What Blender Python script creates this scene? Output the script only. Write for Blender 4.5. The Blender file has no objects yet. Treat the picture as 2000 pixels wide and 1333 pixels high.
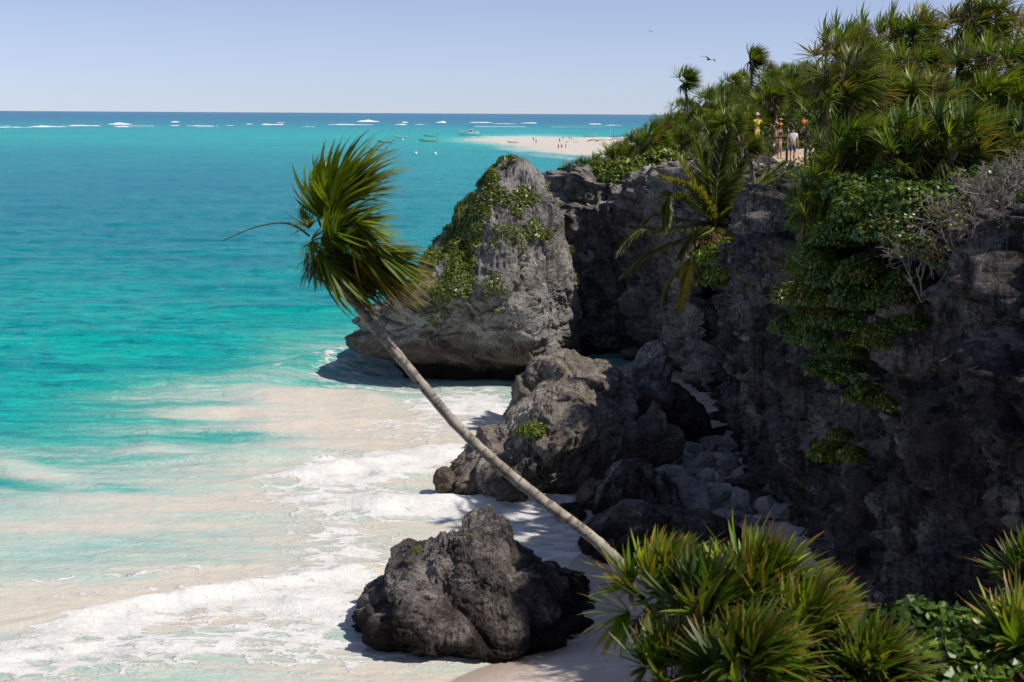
import bpy, bmesh, math, random
import numpy as np
from mathutils import Vector, Matrix

# ------------------------------------------------------------------ camera, world, sun, exposure
S = bpy.context.scene
COL = S.collection
F = 2778.0                    # focal length in photograph pixels (50 mm on a 36 mm frame, 2000 px wide)
CAM = np.array([0.0, 0.0, 13.0])
YH = 222.5
pitch = math.atan((666.5 - YH) / F)
roll = 0.0058
f_ = np.array([0.0, math.cos(pitch), -math.sin(pitch)])
r_ = np.array([1.0, 0.0, 0.0]); u_ = np.cross(r_, f_)
r2 = r_ * math.cos(roll) + u_ * math.sin(roll)
u2 = u_ * math.cos(roll) - r_ * math.sin(roll)
r_, u_ = r2, u2
cd = bpy.data.cameras.new('camera'); cam = bpy.data.objects.new('camera', cd); COL.objects.link(cam)
M = Matrix(((r_[0], u_[0], -f_[0], CAM[0]), (r_[1], u_[1], -f_[1], CAM[1]), (r_[2], u_[2], -f_[2], CAM[2]), (0, 0, 0, 1)))
cam.matrix_world = M
cd.lens = 50; cd.sensor_width = 36; cd.clip_end = 300000; cd.clip_start = 0.2
cd.dof.use_dof = True; cd.dof.focus_distance = 66; cd.dof.aperture_fstop = 2.8
S.camera = cam

SUN_EL = math.radians(53)
SUN_AZ = math.atan2(0.95, -0.31)          # angle from +Y towards +X
SUND = Vector((math.sin(SUN_AZ) * math.cos(SUN_EL), math.cos(SUN_AZ) * math.cos(SUN_EL), math.sin(SUN_EL)))
W = bpy.data.worlds.new('World'); S.world = W; W.use_nodes = True
nt = W.node_tree; nt.nodes.clear()
sky = nt.nodes.new('ShaderNodeTexSky'); sky.sky_type = 'NISHITA'; sky.sun_disc = False
sky.sun_elevation = SUN_EL; sky.sun_rotation = SUN_AZ
sky.air_density = 0.6; sky.dust_density = 0.1; sky.ozone_density = 3.0; sky.altitude = 10
bg = nt.nodes.new('ShaderNodeBackground'); bg.inputs[1].default_value = 0.108
hs = nt.nodes.new('ShaderNodeHueSaturation'); hs.inputs['Saturation'].default_value = 0.60
wo = nt.nodes.new('ShaderNodeOutputWorld')
tn = nt.nodes.new('ShaderNodeMix'); tn.data_type = 'RGBA'; tn.blend_type = 'MULTIPLY'; tn.inputs[0].default_value = 1.0; tn.inputs[7].default_value = (0.86, 0.89, 1.07, 1)   # slightly violet sea air
nt.links.new(sky.outputs[0], hs.inputs['Color']); nt.links.new(hs.outputs[0], tn.inputs[6]); nt.links.new(tn.outputs[2], bg.inputs[0]); nt.links.new(bg.outputs[0], wo.inputs[0])
sd = bpy.data.lights.new('sun', 'SUN'); sd.energy = 4.0; sd.angle = math.radians(0.5); sd.color = (1.0, 0.93, 0.82)
so = bpy.data.objects.new('sun', sd); COL.objects.link(so); so.location = (60, -30, 60)
so.rotation_euler = SUND.to_track_quat('Z', 'Y').to_euler()
S.view_settings.view_transform = 'Standard'; S.view_settings.look = 'None'
S.view_settings.exposure = 0.0; S.view_settings.gamma = 1.0
S.cycles.max_bounces = 7; S.cycles.diffuse_bounces = 4; S.cycles.glossy_bounces = 3; S.cycles.transmission_bounces = 3

# ------------------------------------------------------------------ helpers: pixels, noise, meshes
def at(px, py, Y):
    d = f_ + (px - 1000) / F * r_ + (666.5 - py) / F * u_
    return CAM + d * (Y - CAM[1]) / d[1]
def atz(px, py, z=0.0):
    d = f_ + (px - 1000) / F * r_ + (666.5 - py) / F * u_
    return CAM + d * (z - CAM[2]) / d[2]
def proj(p):
    v = np.asarray(p) - CAM
    w = v @ f_
    return 1000 + F * (v @ r_) / w, 666.5 - F * (v @ u_) / w
def sstep(a, b, x):
    t = np.clip((np.asarray(x, float) - a) / (b - a), 0, 1); return t * t * (3 - 2 * t)
def _h(i, j, k, s):
    n = (i * 374761393 + j * 668265263 + k * 2147483647 + s * 1274126177) & 0xffffffff
    n = ((n ^ (n >> 13)) * 1274126177) & 0xffffffff
    n = ((n ^ (n >> 16)) * 2246822519) & 0xffffffff
    return ((n ^ (n >> 15)) & 0xffffff) / float(0xffffff)
def vn(p, seed=0):
    p = np.asarray(p, float); i = np.floor(p).astype(np.int64); f = p - i
    f = f * f * f * (f * (f * 6 - 15) + 10)
    x, y, z = i[..., 0], i[..., 1], i[..., 2]; fx, fy, fz = f[..., 0], f[..., 1], f[..., 2]
    def L(dy, dz): return _h(x, y + dy, z + dz, seed) * (1 - fx) + _h(x + 1, y + dy, z + dz, seed) * fx
    a = L(0, 0) * (1 - fy) + L(1, 0) * fy; b = L(0, 1) * (1 - fy) + L(1, 1) * fy
    return a * (1 - fz) + b * fz
def fbm(p, oct=4, seed=0, gain=0.5, ridge=False):
    s = 0; a = 1; t = 0; q = np.asarray(p, float)
    for o in range(oct):
        n = vn(q, seed + o * 17)
        n = (1 - np.abs(2 * n - 1)) if ridge else n
        s = s + a * n; t += a; a *= gain
        q = q * 2.03 + 11.7
    return s / t - 0.5
def worley(p, seed=0):
    p = np.asarray(p, float); i0 = np.floor(p).astype(np.int64); f1 = np.full(p.shape[:-1], 9.0); f2 = f1.copy()
    for a in (-1, 0, 1):
        for b in (-1, 0, 1):
            for c in (-1, 0, 1):
                i, j, k = i0[..., 0] + a, i0[..., 1] + b, i0[..., 2] + c
                d = np.sqrt((i + _h(i, j, k, seed) - p[..., 0]) ** 2 + (j + _h(i, j, k, seed + 1) - p[..., 1]) ** 2 + (k + _h(i, j, k, seed + 2) - p[..., 2]) ** 2)
                f2 = np.minimum(np.maximum(f1, d), f2); f1 = np.minimum(f1, d)
    return f1, f2
def blocks_(p, seed):      # fractured blocks: each cell is a tilted plane of its own, narrow cracks between
    p = p + np.stack([fbm(p * 1.3 + q_, 3, seed + q_) for q_ in (3, 5, 7)], -1) * 0.5
    i0 = np.floor(p).astype(np.int64); f1 = np.full(p.shape[:-1], 9.0); f2 = f1.copy(); val = np.zeros(p.shape[:-1])
    for a in (-1, 0, 1):
        for b in (-1, 0, 1):
            for c in (-1, 0, 1):
                i, j, k = i0[..., 0] + a, i0[..., 1] + b, i0[..., 2] + c
                dx = p[..., 0] - i - _h(i, j, k, seed); dy = p[..., 1] - j - _h(i, j, k, seed + 1); dz = p[..., 2] - k - _h(i, j, k, seed + 2)
                d = np.sqrt(dx * dx + dy * dy + dz * dz)
                v = 0.75 * (_h(i, j, k, seed + 3) - .5) + 1.3 * (dx * (_h(i, j, k, seed + 4) - .5) + dy * (_h(i, j, k, seed + 5) - .5) + dz * (_h(i, j, k, seed + 6) - .3))
                f2 = np.minimum(np.maximum(f1, d), f2); near = d < f1; val = np.where(near, v, val); f1 = np.minimum(f1, d)
    e = np.clip((f2 - f1) * 7, 0, 1)
    return val * (0.55 + 0.45 * e) - 0.22 * (1 - e)
def mesh(name, V, Q, mat=None, smooth=True, parent=None, attrs=None, cols=None):
    V = np.ascontiguousarray(V, dtype=np.float32).reshape(-1, 3); Q = np.ascontiguousarray(Q, dtype=np.int32)
    k = Q.shape[1]; me = bpy.data.meshes.new(name)
    me.vertices.add(len(V)); me.vertices.foreach_set('co', V.ravel())
    me.loops.add(Q.size); me.loops.foreach_set('vertex_index', Q.ravel())
    me.polygons.add(len(Q)); me.polygons.foreach_set('loop_start', np.arange(0, Q.size, k, dtype=np.int32))
    try: me.polygons.foreach_set('loop_total', np.full(len(Q), k, dtype=np.int32))
    except Exception: pass
    me.polygons.foreach_set('use_smooth', np.full(len(Q), smooth, dtype=bool))
    if attrs:
        for n, a in attrs.items():
            at_ = me.attributes.new(n, 'FLOAT', 'POINT'); at_.data.foreach_set('value', np.ascontiguousarray(a, dtype=np.float32).ravel())
    if cols is not None:
        at_ = me.color_attributes.new('Col', 'FLOAT_COLOR', 'POINT')
        c = np.ones((len(V), 4), np.float32); c[:, :3] = cols; at_.data.foreach_set('color', c.ravel())
    me.update(calc_edges=True)
    if mat: me.materials.append(mat)
    o = bpy.data.objects.new(name, me); COL.objects.link(o)
    if parent is not None: o.parent = parent
    return o
def gridq(nu, nv, wrap=False):
    u = np.arange(nu if wrap else nu - 1); v = np.arange(nv - 1)
    U, Vv = np.meshgrid(u, v); U2 = (U + 1) % nu
    return np.stack([Vv * nu + U, Vv * nu + U2, (Vv + 1) * nu + U2, (Vv + 1) * nu + U], -1).reshape(-1, 4)
def tag(o, label=None, cat=None, group=None, kind=None):
    if label: o['label'] = label
    if cat: o['category'] = cat
    if group: o['group'] = group
    if kind: o['kind'] = kind
    return o
def empty(name, loc, rz=0.0):
    o = bpy.data.objects.new(name, None); o.empty_display_size = 0.3; COL.objects.link(o)
    o.location = [float(c) for c in loc]; o.rotation_euler = (0, 0, rz); return o
KIDS = {}
def copy_tree(o, parent=None):
    c = o.copy(); COL.objects.link(c)
    if parent is not None: c.parent = parent
    for ch in [x for x in bpy.data.objects if x.parent == o]: copy_tree(ch, c)
    return c
def bm_obj(name, bm, mat, parent=None, smooth=False):
    me = bpy.data.meshes.new(name); bm.to_mesh(me); bm.free()
    for p in me.polygons: p.use_smooth = smooth
    me.materials.append(mat); o = bpy.data.objects.new(name, me); COL.objects.link(o)
    if parent is not None: o.parent = parent
    return o
ORD = ['leftmost', 'second', 'third', 'fourth', 'fifth', 'sixth', 'seventh', 'eighth', 'ninth', 'tenth', 'eleventh', 'twelfth', 'thirteenth', 'fourteenth',
       'fifteenth', 'sixteenth', 'seventeenth', 'eighteenth', 'nineteenth', 'twentieth', 'twenty-first', 'twenty-second', 'twenty-third', 'twenty-fourth', 'twenty-fifth', 'twenty-sixth', 'twenty-seventh', 'twenty-eighth']
ORD += ['twenty-ninth', 'thirtieth', 'thirty-first', 'thirty-second', 'thirty-third', 'thirty-fourth', 'thirty-fifth', 'thirty-sixth', 'thirty-seventh', 'thirty-eighth', 'thirty-ninth', 'fortieth']
_t = ['', 'first', 'second', 'third', 'fourth', 'fifth', 'sixth', 'seventh', 'eighth', 'ninth']
for _a, _b in (('forty', 'fiftieth'), ('fifty', 'sixtieth'), ('sixty', 'seventieth')): ORD += [_a + '-' + q for q in _t[1:]] + [_b]
def ordn(i): return ORD[i] if i == 0 else ORD[i] + ' from the left'

# ------------------------------------------------------------------ materials
def newmat(name):
    m = bpy.data.materials.new(name); m.use_nodes = True; t = m.node_tree; t.nodes.clear()
    out = t.nodes.new('ShaderNodeOutputMaterial'); b = t.nodes.new('ShaderNodeBsdfPrincipled'); t.links.new(b.outputs[0], out.inputs[0])
    return m, t, b, out
class N:
    def __init__(s, t): s.t = t
    def val(s, sock, v):
        if isinstance(v, bpy.types.NodeSocket): s.t.links.new(v, sock)
        else: sock.default_value = v
    def math(s, op, a, b=0.0, c=None, clamp=False):
        n = s.t.nodes.new('ShaderNodeMath'); n.operation = op; n.use_clamp = clamp
        s.val(n.inputs[0], a); s.val(n.inputs[1], b)
        if c is not None: s.val(n.inputs[2], c)
        return n.outputs[0]
    def noise(s, vec, scale, detail=4, rough=0.55, dist=0.0, col=False):
        n = s.t.nodes.new('ShaderNodeTexNoise'); n.inputs['Scale'].default_value = scale; n.inputs['Detail'].default_value = detail
        n.inputs['Roughness'].default_value = rough; n.inputs['Distortion'].default_value = dist
        if vec is not None: s.t.links.new(vec, n.inputs['Vector'])
        return n.outputs[1 if col else 0]
    def vor(s, vec, scale, feature='F1', rand=1.0):
        n = s.t.nodes.new('ShaderNodeTexVoronoi'); n.feature = feature; n.inputs['Scale'].default_value = scale; n.inputs['Randomness'].default_value = rand
        s.t.links.new(vec, n.inputs['Vector']); return n.outputs['Distance']
    def mapr(s, v, a, b, c=0.0, d=1.0, smooth=True):
        n = s.t.nodes.new('ShaderNodeMapRange'); n.interpolation_type = 'SMOOTHSTEP' if smooth else 'LINEAR'
        s.val(n.inputs[0], v); s.val(n.inputs[1], a); s.val(n.inputs[2], b); s.val(n.inputs[3], c); s.val(n.inputs[4], d); return n.outputs[0]
    def mix(s, fac, a, b, mode='MIX'):
        n = s.t.nodes.new('ShaderNodeMix'); n.data_type = 'RGBA'; n.blend_type = mode; n.clamp_factor = True
        s.val(n.inputs[0], fac)
        for sock, v in ((n.inputs[6], a), (n.inputs[7], b)):
            if isinstance(v, bpy.types.NodeSocket): s.t.links.new(v, sock)
            else: sock.default_value = (*v, 1) if len(v) == 3 else v
        return n.outputs[2]
    def ramp(s, fac, stops):
        n = s.t.nodes.new('ShaderNodeValToRGB'); cr = n.color_ramp; s.val(n.inputs[0], fac)
        cr.elements[0].position = stops[0][0]; cr.elements[0].color = (*stops[0][1], 1)
        cr.elements[1].position = stops[-1][0]; cr.elements[1].color = (*stops[-1][1], 1)
        for p, c in stops[1:-1]:
            e = cr.elements.new(p); e.color = (*c, 1)
        return n.outputs[0]
    def pos(s):
        return s.t.nodes.new('ShaderNodeNewGeometry').outputs['Position']
    def obj(s):
        return s.t.nodes.new('ShaderNodeTexCoord').outputs['Object']
    def mapping(s, vec, scale=(1, 1, 1), rot=(0, 0, 0)):
        n = s.t.nodes.new('ShaderNodeMapping'); n.inputs['Scale'].default_value = scale; n.inputs['Rotation'].default_value = rot
        s.t.links.new(vec, n.inputs['Vector']); return n.outputs[0]
    def attr(s, name):
        n = s.t.nodes.new('ShaderNodeAttribute'); n.attribute_name = name; return n
    def sep(s, vec):
        n = s.t.nodes.new('ShaderNodeSeparateXYZ'); s.t.links.new(vec, n.inputs[0]); return n.outputs
    def add(s, a, b):
        n = s.t.nodes.new('ShaderNodeVectorMath'); n.operation = 'ADD'; s.t.links.new(a, n.inputs[0]); s.t.links.new(b, n.inputs[1]); return n.outputs[0]
    def vscale(s, a, k):
        n = s.t.nodes.new('ShaderNodeVectorMath'); n.operation = 'SCALE'; s.t.links.new(a, n.inputs[0]); n.inputs['Scale'].default_value = k; return n.outputs[0]
    def bump(s, h, strength, dist, normal=None):
        n = s.t.nodes.new('ShaderNodeBump'); n.inputs['Strength'].default_value = strength; n.inputs['Distance'].default_value = dist
        s.t.links.new(h, n.inputs['Height'])
        if normal is not None: s.t.links.new(normal, n.inputs['Normal'])
        return n.outputs[0]

def rock_mat(name, dark, mid, light, k=1.0, streak=0.0, ochre=1.0, wet=0.9, warm=(0.20, 0.12, 0.055), wz=0.62, oz=1.7):
    m, t, b, out = newmat(name); n = N(t); P = n.pos(); z = n.sep(P)[2]
    big = n.noise(P, 0.45 * k, 4, 0.6); med = n.noise(P, 2.3 * k, 6, 0.7, 0.4); fine = n.noise(P, 11 * k, 5, 0.75)
    c = n.mix(n.mapr(med, 0.36, 0.62), dark, mid)
    c = n.mix(n.mapr(n.math('ADD', n.math('MULTIPLY', big, 0.6), n.math('MULTIPLY', fine, 0.4)), 0.47, 0.63), c, light)
    blot = n.noise(P, 1.1 * k, 5, 0.8)
    c = n.mix(n.mapr(blot, 0.53, 0.64, 0, 0.85), c, (dark[0] * 0.45, dark[1] * 0.45, dark[2] * 0.47))
    pits = n.vor(n.add(P, n.vscale(n.noise(P, 3 * k, 3, 0.6, 0, True), 0.5)), 7 * k)
    c = n.mix(n.mapr(pits, 0.0, 0.28, 0.55, 0.0), c, (0.02, 0.019, 0.018))
    if streak > 0:
        sv = n.mapping(P, (1.6, 1.6, 0.10)); sn = n.noise(sv, 1.3, 6, 0.75, 0.3)
        c = n.mix(n.mapr(sn, 0.47, 0.60, 0, streak), c, (0.012, 0.011, 0.011))
        c = n.mix(n.mapr(n.noise(n.mapping(P, (1.3, 1.3, 0.12)), 1.7, 6, 0.8), 0.55, 0.66, 0, 0.85 * streak), c, (0.24, 0.22, 0.215))
    pale = n.noise(n.add(P, n.vscale(n.noise(P, 1.2 * k, 3, .6, 0, True), .8)), 0.8 * k, 6, 0.72)
    c = n.mix(n.mapr(pale, 0.56, 0.64, 0, 0.6), c, tuple(min(.8, x * 1.35) for x in light))
    rust = n.mapr(n.noise(P, 0.7 * k, 3, 0.6), 0.55, 0.72, 0, 0.35)
    c = n.mix(rust, c, (0.17, 0.105, 0.075))
    zz = n.math('ADD', z, n.math('MULTIPLY', n.math('SUBTRACT', big, 0.5), 1.6))
    c = n.mix(n.mapr(zz, oz, oz - 1.3, 0, 0.65 * ochre), c, warm)
    c = n.mix(n.mapr(zz, wz, wz - 0.45, 0, wet), c, (0.018, 0.014, 0.011))
    t.links.new(c, b.inputs['Base Color'])
    b.inputs['Roughness'].default_value = 0.9; b.inputs['Specular IOR Level'].default_value = 0.25
    h = n.math('ADD', n.math('MULTIPLY', med, 1.0), n.math('ADD', n.math('MULTIPLY', fine, 0.45), n.math('MULTIPLY', pits, 0.35)))
    n1 = n.bump(h, 1.0, 0.28 / k)
    n2 = n.bump(n.noise(P, 38 * k, 4, 0.8), 0.7, 0.035, n1)
    t.links.new(n2, b.inputs['Normal']); return m
M_STACK = rock_mat('grey_limestone', (0.16, 0.15, 0.145), (0.36, 0.34, 0.325), (0.58, 0.55, 0.52), 1.0, 0.0, 1.0, 0.9, (0.15, 0.095, 0.06), 1.0, 2.7)  # raised brown and dark foot bands: wet stain plus underside shade painted into colour
M_MID = rock_mat('warm_limestone', (0.18, 0.155, 0.13), (0.34, 0.30, 0.26), (0.55, 0.50, 0.43), 1.4, 0.0, 0.9, 0.35, (0.20, 0.15, 0.10))
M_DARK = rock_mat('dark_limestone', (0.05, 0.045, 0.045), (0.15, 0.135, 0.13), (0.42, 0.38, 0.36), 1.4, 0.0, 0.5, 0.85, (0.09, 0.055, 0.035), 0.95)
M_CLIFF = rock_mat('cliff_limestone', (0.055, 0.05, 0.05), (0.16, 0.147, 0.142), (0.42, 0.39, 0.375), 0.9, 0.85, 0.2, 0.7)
M_BACK = rock_mat('back_cliff_limestone', (0.17, 0.155, 0.147), (0.42, 0.385, 0.365), (0.65, 0.61, 0.58), 0.9, 0.35, 0.35, 0.85)
M_RUB = rock_mat('rubble_limestone', (0.38, 0.37, 0.37), (0.60, 0.58, 0.58), (0.74, 0.71, 0.70), 1.8, 0.0, 0.0, 0.0)

def simple(name, col, rough=0.6, var=0.15, scale=8, metal=0.0, spec=0.5):
    m, t, b, out = newmat(name); n = N(t); c = n.noise(n.obj(), scale, 4)
    t.links.new(n.mix(n.mapr(c, 0.35, 0.65), tuple(x * (1 - var) for x in col), tuple(min(1, x * (1 + var)) for x in col)), b.inputs['Base Color'])
    b.inputs['Roughness'].default_value = rough; b.inputs['Metallic'].default_value = metal; b.inputs['Specular IOR Level'].default_value = spec
    return m
def leaf_mat(name, trans=0.35, rough=0.45, bright=1.0, spec=0.5):
    m, t, b, out = newmat(name); n = N(t); a = n.attr('Col').outputs['Color']
    oi = t.nodes.new('ShaderNodeObjectInfo').outputs['Random']; a = n.mix(1.0, a, n.mix(oi, (0.62, 0.70, 0.8), (1.35, 1.18, 0.9)), 'MULTIPLY')
    nz = n.noise(n.obj(), 6, 3)
    c = n.mix(n.mapr(nz, 0.3, 0.7, 0, 0.35), a, n.mix(1.0, a, (0.6, 0.62, 0.55), 'MULTIPLY'))
    t.links.new(c, b.inputs['Base Color']); b.inputs['Roughness'].default_value = rough; b.inputs['Specular IOR Level'].default_value = spec
    tr = t.nodes.new('ShaderNodeBsdfTranslucent'); t.links.new(n.mix(1.0, c, (1.25, 1.2, 0.5), 'MULTIPLY'), tr.inputs[0])
    mx = t.nodes.new('ShaderNodeMixShader'); mx.inputs[0].default_value = trans
    t.links.new(b.outputs[0], mx.inputs[1]); t.links.new(tr.outputs[0], mx.inputs[2]); t.links.new(mx.outputs[0], out.inputs[0]); return m
M_LEAF = leaf_mat('palm_leaf', 0.40, 0.42)
M_BUSH = leaf_mat('shrub_leaf', 0.25, 0.38)
def bark_mat(name, a, b_, ring=0.0):   # ring scars follow the length of the trunk
    m, t, b, out = newmat(name); n = N(t); P = n.obj()
    c = n.mix(n.mapr(n.noise(P, 5, 6, 0.7), 0.35, 0.65), a, b_)
    c = n.mix(n.mapr(n.noise(n.mapping(n.attr('along').outputs['Vector'], (1, 1, 1)), 16, 3, 0.7), 0.5, 0.60, 0, ring), c, tuple(x * 0.35 for x in a))
    t.links.new(c, b.inputs['Base Color']); b.inputs['Roughness'].default_value = 0.85
    t.links.new(n.bump(n.noise(P, 25, 5, 0.7), 0.8, 0.015), b.inputs['Normal']); return m
M_BARK = bark_mat('palm_bark', (0.28, 0.24, 0.19), (0.50, 0.45, 0.36), 0.8)
M_BARKD = bark_mat('rough_bark', (0.10, 0.075, 0.055), (0.20, 0.16, 0.12), 0.5)
M_TWIG = bark_mat('bleached_wood', (0.20, 0.165, 0.145), (0.33, 0.28, 0.25))

# sand
def sand_mat(name, a, b_, wetz=None):
    m, t, b, out = newmat(name); n = N(t); P = n.pos()
    c = n.mix(n.mapr(n.noise(P, 0.8, 5), 0.35, 0.65), a, b_)
    sp = n.noise(P, 9, 3, 0.7)
    c = n.mix(n.mapr(sp, 0.70, 0.74, 0, 0.8), c, (0.10, 0.06, 0.04))
    b.inputs['Roughness'].default_value = 0.9
    if wetz:
        wet = n.mapr(n.math('ADD', n.sep(P)[2], n.math('MULTIPLY', n.math('SUBTRACT', n.noise(P, 0.9, 3), 0.5), 0.10)), wetz[0], wetz[1], 1, 0)
        c = n.mix(n.math('MULTIPLY', wet, 0.75), c, (0.45, 0.36, 0.30)); t.links.new(n.mapr(wet, 0, 1, 0.9, 0.28), b.inputs['Roughness'])
    t.links.new(c, b.inputs['Base Color'])
    t.links.new(n.bump(n.noise(P, 6, 6, 0.65), 0.5, 0.06), b.inputs['Normal']); return m
M_SAND = sand_mat('beach_sand', (0.66, 0.57, 0.49), (0.78, 0.69, 0.60), (0.05, 0.16))
M_SPIT = sand_mat('spit_sand', (0.60, 0.55, 0.49), (0.76, 0.70, 0.63))
M_PATH = sand_mat('path_sand', (0.52, 0.39, 0.29), (0.64, 0.50, 0.38))

# soil of the clifftop, below the plants
m, t, b, out = newmat('clifftop_soil'); n = N(t); P = n.pos()
c = n.mix(n.mapr(n.noise(P, 1.5, 5, 0.7), 0.35, 0.65), (0.035, 0.04, 0.018), (0.085, 0.07, 0.045))
t.links.new(c, b.inputs['Base Color']); b.inputs['Roughness'].default_value = 0.95
t.links.new(n.bump(n.noise(P, 8, 5, 0.7), 1.0, 0.15), b.inputs['Normal']); M_SOIL = m

# sea
def sea_mat():
    m, t, b, out = newmat('sea_water'); n = N(t); P = n.pos()
    silt = n.attr('silt').outputs['Fac']; foam = n.attr('foam').outputs['Fac']; deep = n.attr('deep').outputs['Fac']; tone = n.attr('tone').outputs['Fac']
    Ps = n.mapping(P, (0.09, 0.62, 1), (0, 0, 0.04))
    warp = n.add(Ps, n.vscale(n.noise(Ps, 0.8, 3, 0.6, 0, True), 1.1))
    streak = n.noise(warp, 0.9, 7, 0.60)
    fine = n.noise(n.mapping(P, (0.8, 2.2, 1), (0, 0, 0.05)), 0.9, 5, 0.7, 0.6)
    s = n.math('ADD', silt, n.math('MULTIPLY', n.math('SUBTRACT', streak, 0.5), n.mapr(silt, 0.02, 0.35, 0.1, 1.15)))
    s = n.math('ADD', s, n.math('MULTIPLY', n.math('SUBTRACT', fine, 0.5), n.mapr(silt, 0.05, 0.5, 0.0, 0.8)))
    teal = n.mix(tone, (0.0005, 0.29, 0.38), (0.002, 0.58, 0.52))
    far = n.mix(deep, teal, (0.02, 0.15, 0.33))
    c1 = n.ramp(s, [(0.0, (0, 0, 0)), (1.0, (1, 1, 1))])
    col = n.mix(n.mapr(s, 0.05, 0.28), far, (0.15, 0.60, 0.52))
    col = n.mix(n.mapr(s, 0.20, 0.50), col, (0.52, 0.66, 0.60))
    col = n.mix(n.mapr(s, 0.48, 0.88), col, (0.75, 0.68, 0.59))
    # darker/lighter wind streaks on open water
    ws = n.noise(n.mapping(P, (0.05, 0.16, 1), (0, 0, 0.12)), 1.0, 6, 0.7, 0.5)
    wf = n.math('MULTIPLY', n.mapr(silt, 0.0, 0.35, 1, 0), n.mapr(ws, 0.40, 0.68, 0.0, 0.6))
    col = n.mix(wf, col, (0.0004, 0.22, 0.34))
    chop = n.noise(n.mapping(P, (0.42, 0.85, 1), (0, 0, 0.06)), 1.0, 8, 0.74, 0.5)
    col = n.mix(n.math('MULTIPLY', n.mapr(silt, 0.0, 0.3, 1, 0.1), n.mapr(chop, 0.51, 0.36, 0.0, 0.75)), col, (0.0004, 0.20, 0.31))
    col = n.mix(n.math('MULTIPLY', n.mapr(silt, 0.0, 0.3, 1, 0.25), n.mapr(chop, 0.55, 0.70, 0.0, 0.5)), col, (0.06, 0.60, 0.58))
    # foam: lace between cells, denser where the attribute is high
    Pf = n.mapping(P, (0.75, 1.5, 1), (0, 0, 0.15))
    Pw = n.add(Pf, n.vscale(n.noise(Pf, 1.1, 4, 0.65, 0, True), 1.5))
    e1 = n.vor(Pw, 0.95, 'DISTANCE_TO_EDGE'); e2 = n.vor(Pw, 2.6, 'DISTANCE_TO_EDGE')
    lace = n.math('MINIMUM', n.math('MULTIPLY', e1, 1.0), n.math('ADD', n.math('MULTIPLY', e2, 1.7), 0.10))
    patch = n.noise(n.mapping(P, (0.35, 1.0, 1), (0, 0, 0.12)), 0.8, 6, 0.7, 0.8)
    dens = n.math('ADD', foam, n.math('MULTIPLY', n.math('SUBTRACT', patch, 0.5), n.mapr(foam, 0.0, 0.25, 0.0, 1.7)))
    fz = n.noise(P, 7, 4, 0.75)
    ff = n.math('SUBTRACT', n.math('MULTIPLY', dens, 0.30), n.math('ADD', lace, n.math('MULTIPLY', n.math('SUBTRACT', fz, 0.5), 0.22)))
    ff = n.math('MULTIPLY', n.mapr(ff, 0.0, 0.11), n.mapr(foam, 0.02, 0.14))
    # small whitecaps far out
    wc = n.noise(n.mapping(P, (0.22, 1.1, 1)), 1.0, 6, 0.8)
    wcf = n.math('MULTIPLY', n.mapr(wc, 0.70, 0.76, 0, 0.55), n.mapr(silt, 0.0, 0.2, 1, 0))
    ff = n.math('MAXIMUM', ff, wcf)
    fc = n.mix(n.mapr(patch, 0.35, 0.65), (0.80, 0.79, 0.77), (0.90, 0.90, 0.90))
    col = n.mix(ff, col, fc)
    t.links.new(col, b.inputs['Base Color'])
    t.links.new(n.mapr(ff, 0, 1, 0.25, 0.75), b.inputs['Roughness'])
    b.inputs['IOR'].default_value = 1.33
    t.links.new(n.mapr(ff, 0, 1, 0.06, 0.1), b.inputs['Specular IOR Level'])
    h1 = n.noise(n.mapping(P, (0.5, 1.3, 1), (0, 0, 0.1)), 1.0, 6, 0.68, 0.5)
    h2 = n.noise(n.mapping(P, (2.2, 4.5, 1)), 1.0, 5, 0.7, 0.5)
    n1 = n.bump(n.math('MULTIPLY', h1, n.mapr(silt, 0.1, 0.7, 1.0, 0.2)), 0.9, 0.85); n2 = n.bump(h2, 0.55, 0.12, n1); n3 = n.bump(n.math('MULTIPLY', ff, n.math('ADD', fz, 0.5)), 0.6, 0.07, n2)
    t.links.new(n3, b.inputs['Normal']); return m
M_SEA = sea_mat()
M_FOAM = simple('white_surf', (0.93, 0.94, 0.95), 0.8, 0.04, 0.3)

# ------------------------------------------------------------------ coastline data
# (x, y, top z) of the cliff foot, far to near; land lies to the right
CL = np.array([(44, 330, 7), (17, 150, 8.4), (9.5, 105, 8.6), (4.8, 88, 8.9), (2.9, 80.5, 9.1), (3.4, 77, 9.4), (6.4, 76.0, 9.9), (8.4, 73.6, 10.1), (9.5, 68.5, 10.3),
               (10.0, 62.5, 10.2), (10.5, 57, 10.2), (9.9, 52, 10.3), (9.25, 47.5, 10.4), (9.8, 43, 10.6), (9.9, 37, 10.8), (10.3, 31, 10.9),
               (10.9, 26, 10.9), (13, 22, 11.0), (20, 17, 11.2), (60, 8, 12)], float)
def spoint(y):    # waterline x for a given y
    y = np.asarray(y, float)
    return 0.35 * np.sin(y * 1.1) * np.sin(y * 0.43 + 1) + np.interp(y, [20, 30, 32.5, 34, 35.5, 38.5, 40.5, 43, 46, 52, 58, 75, 100], [-9, -2.5, 0.2, 2.1, 2.4, 1.5, 2.2, 3.2, 4.5, 6.4, 9.3, 14, 16])
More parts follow.
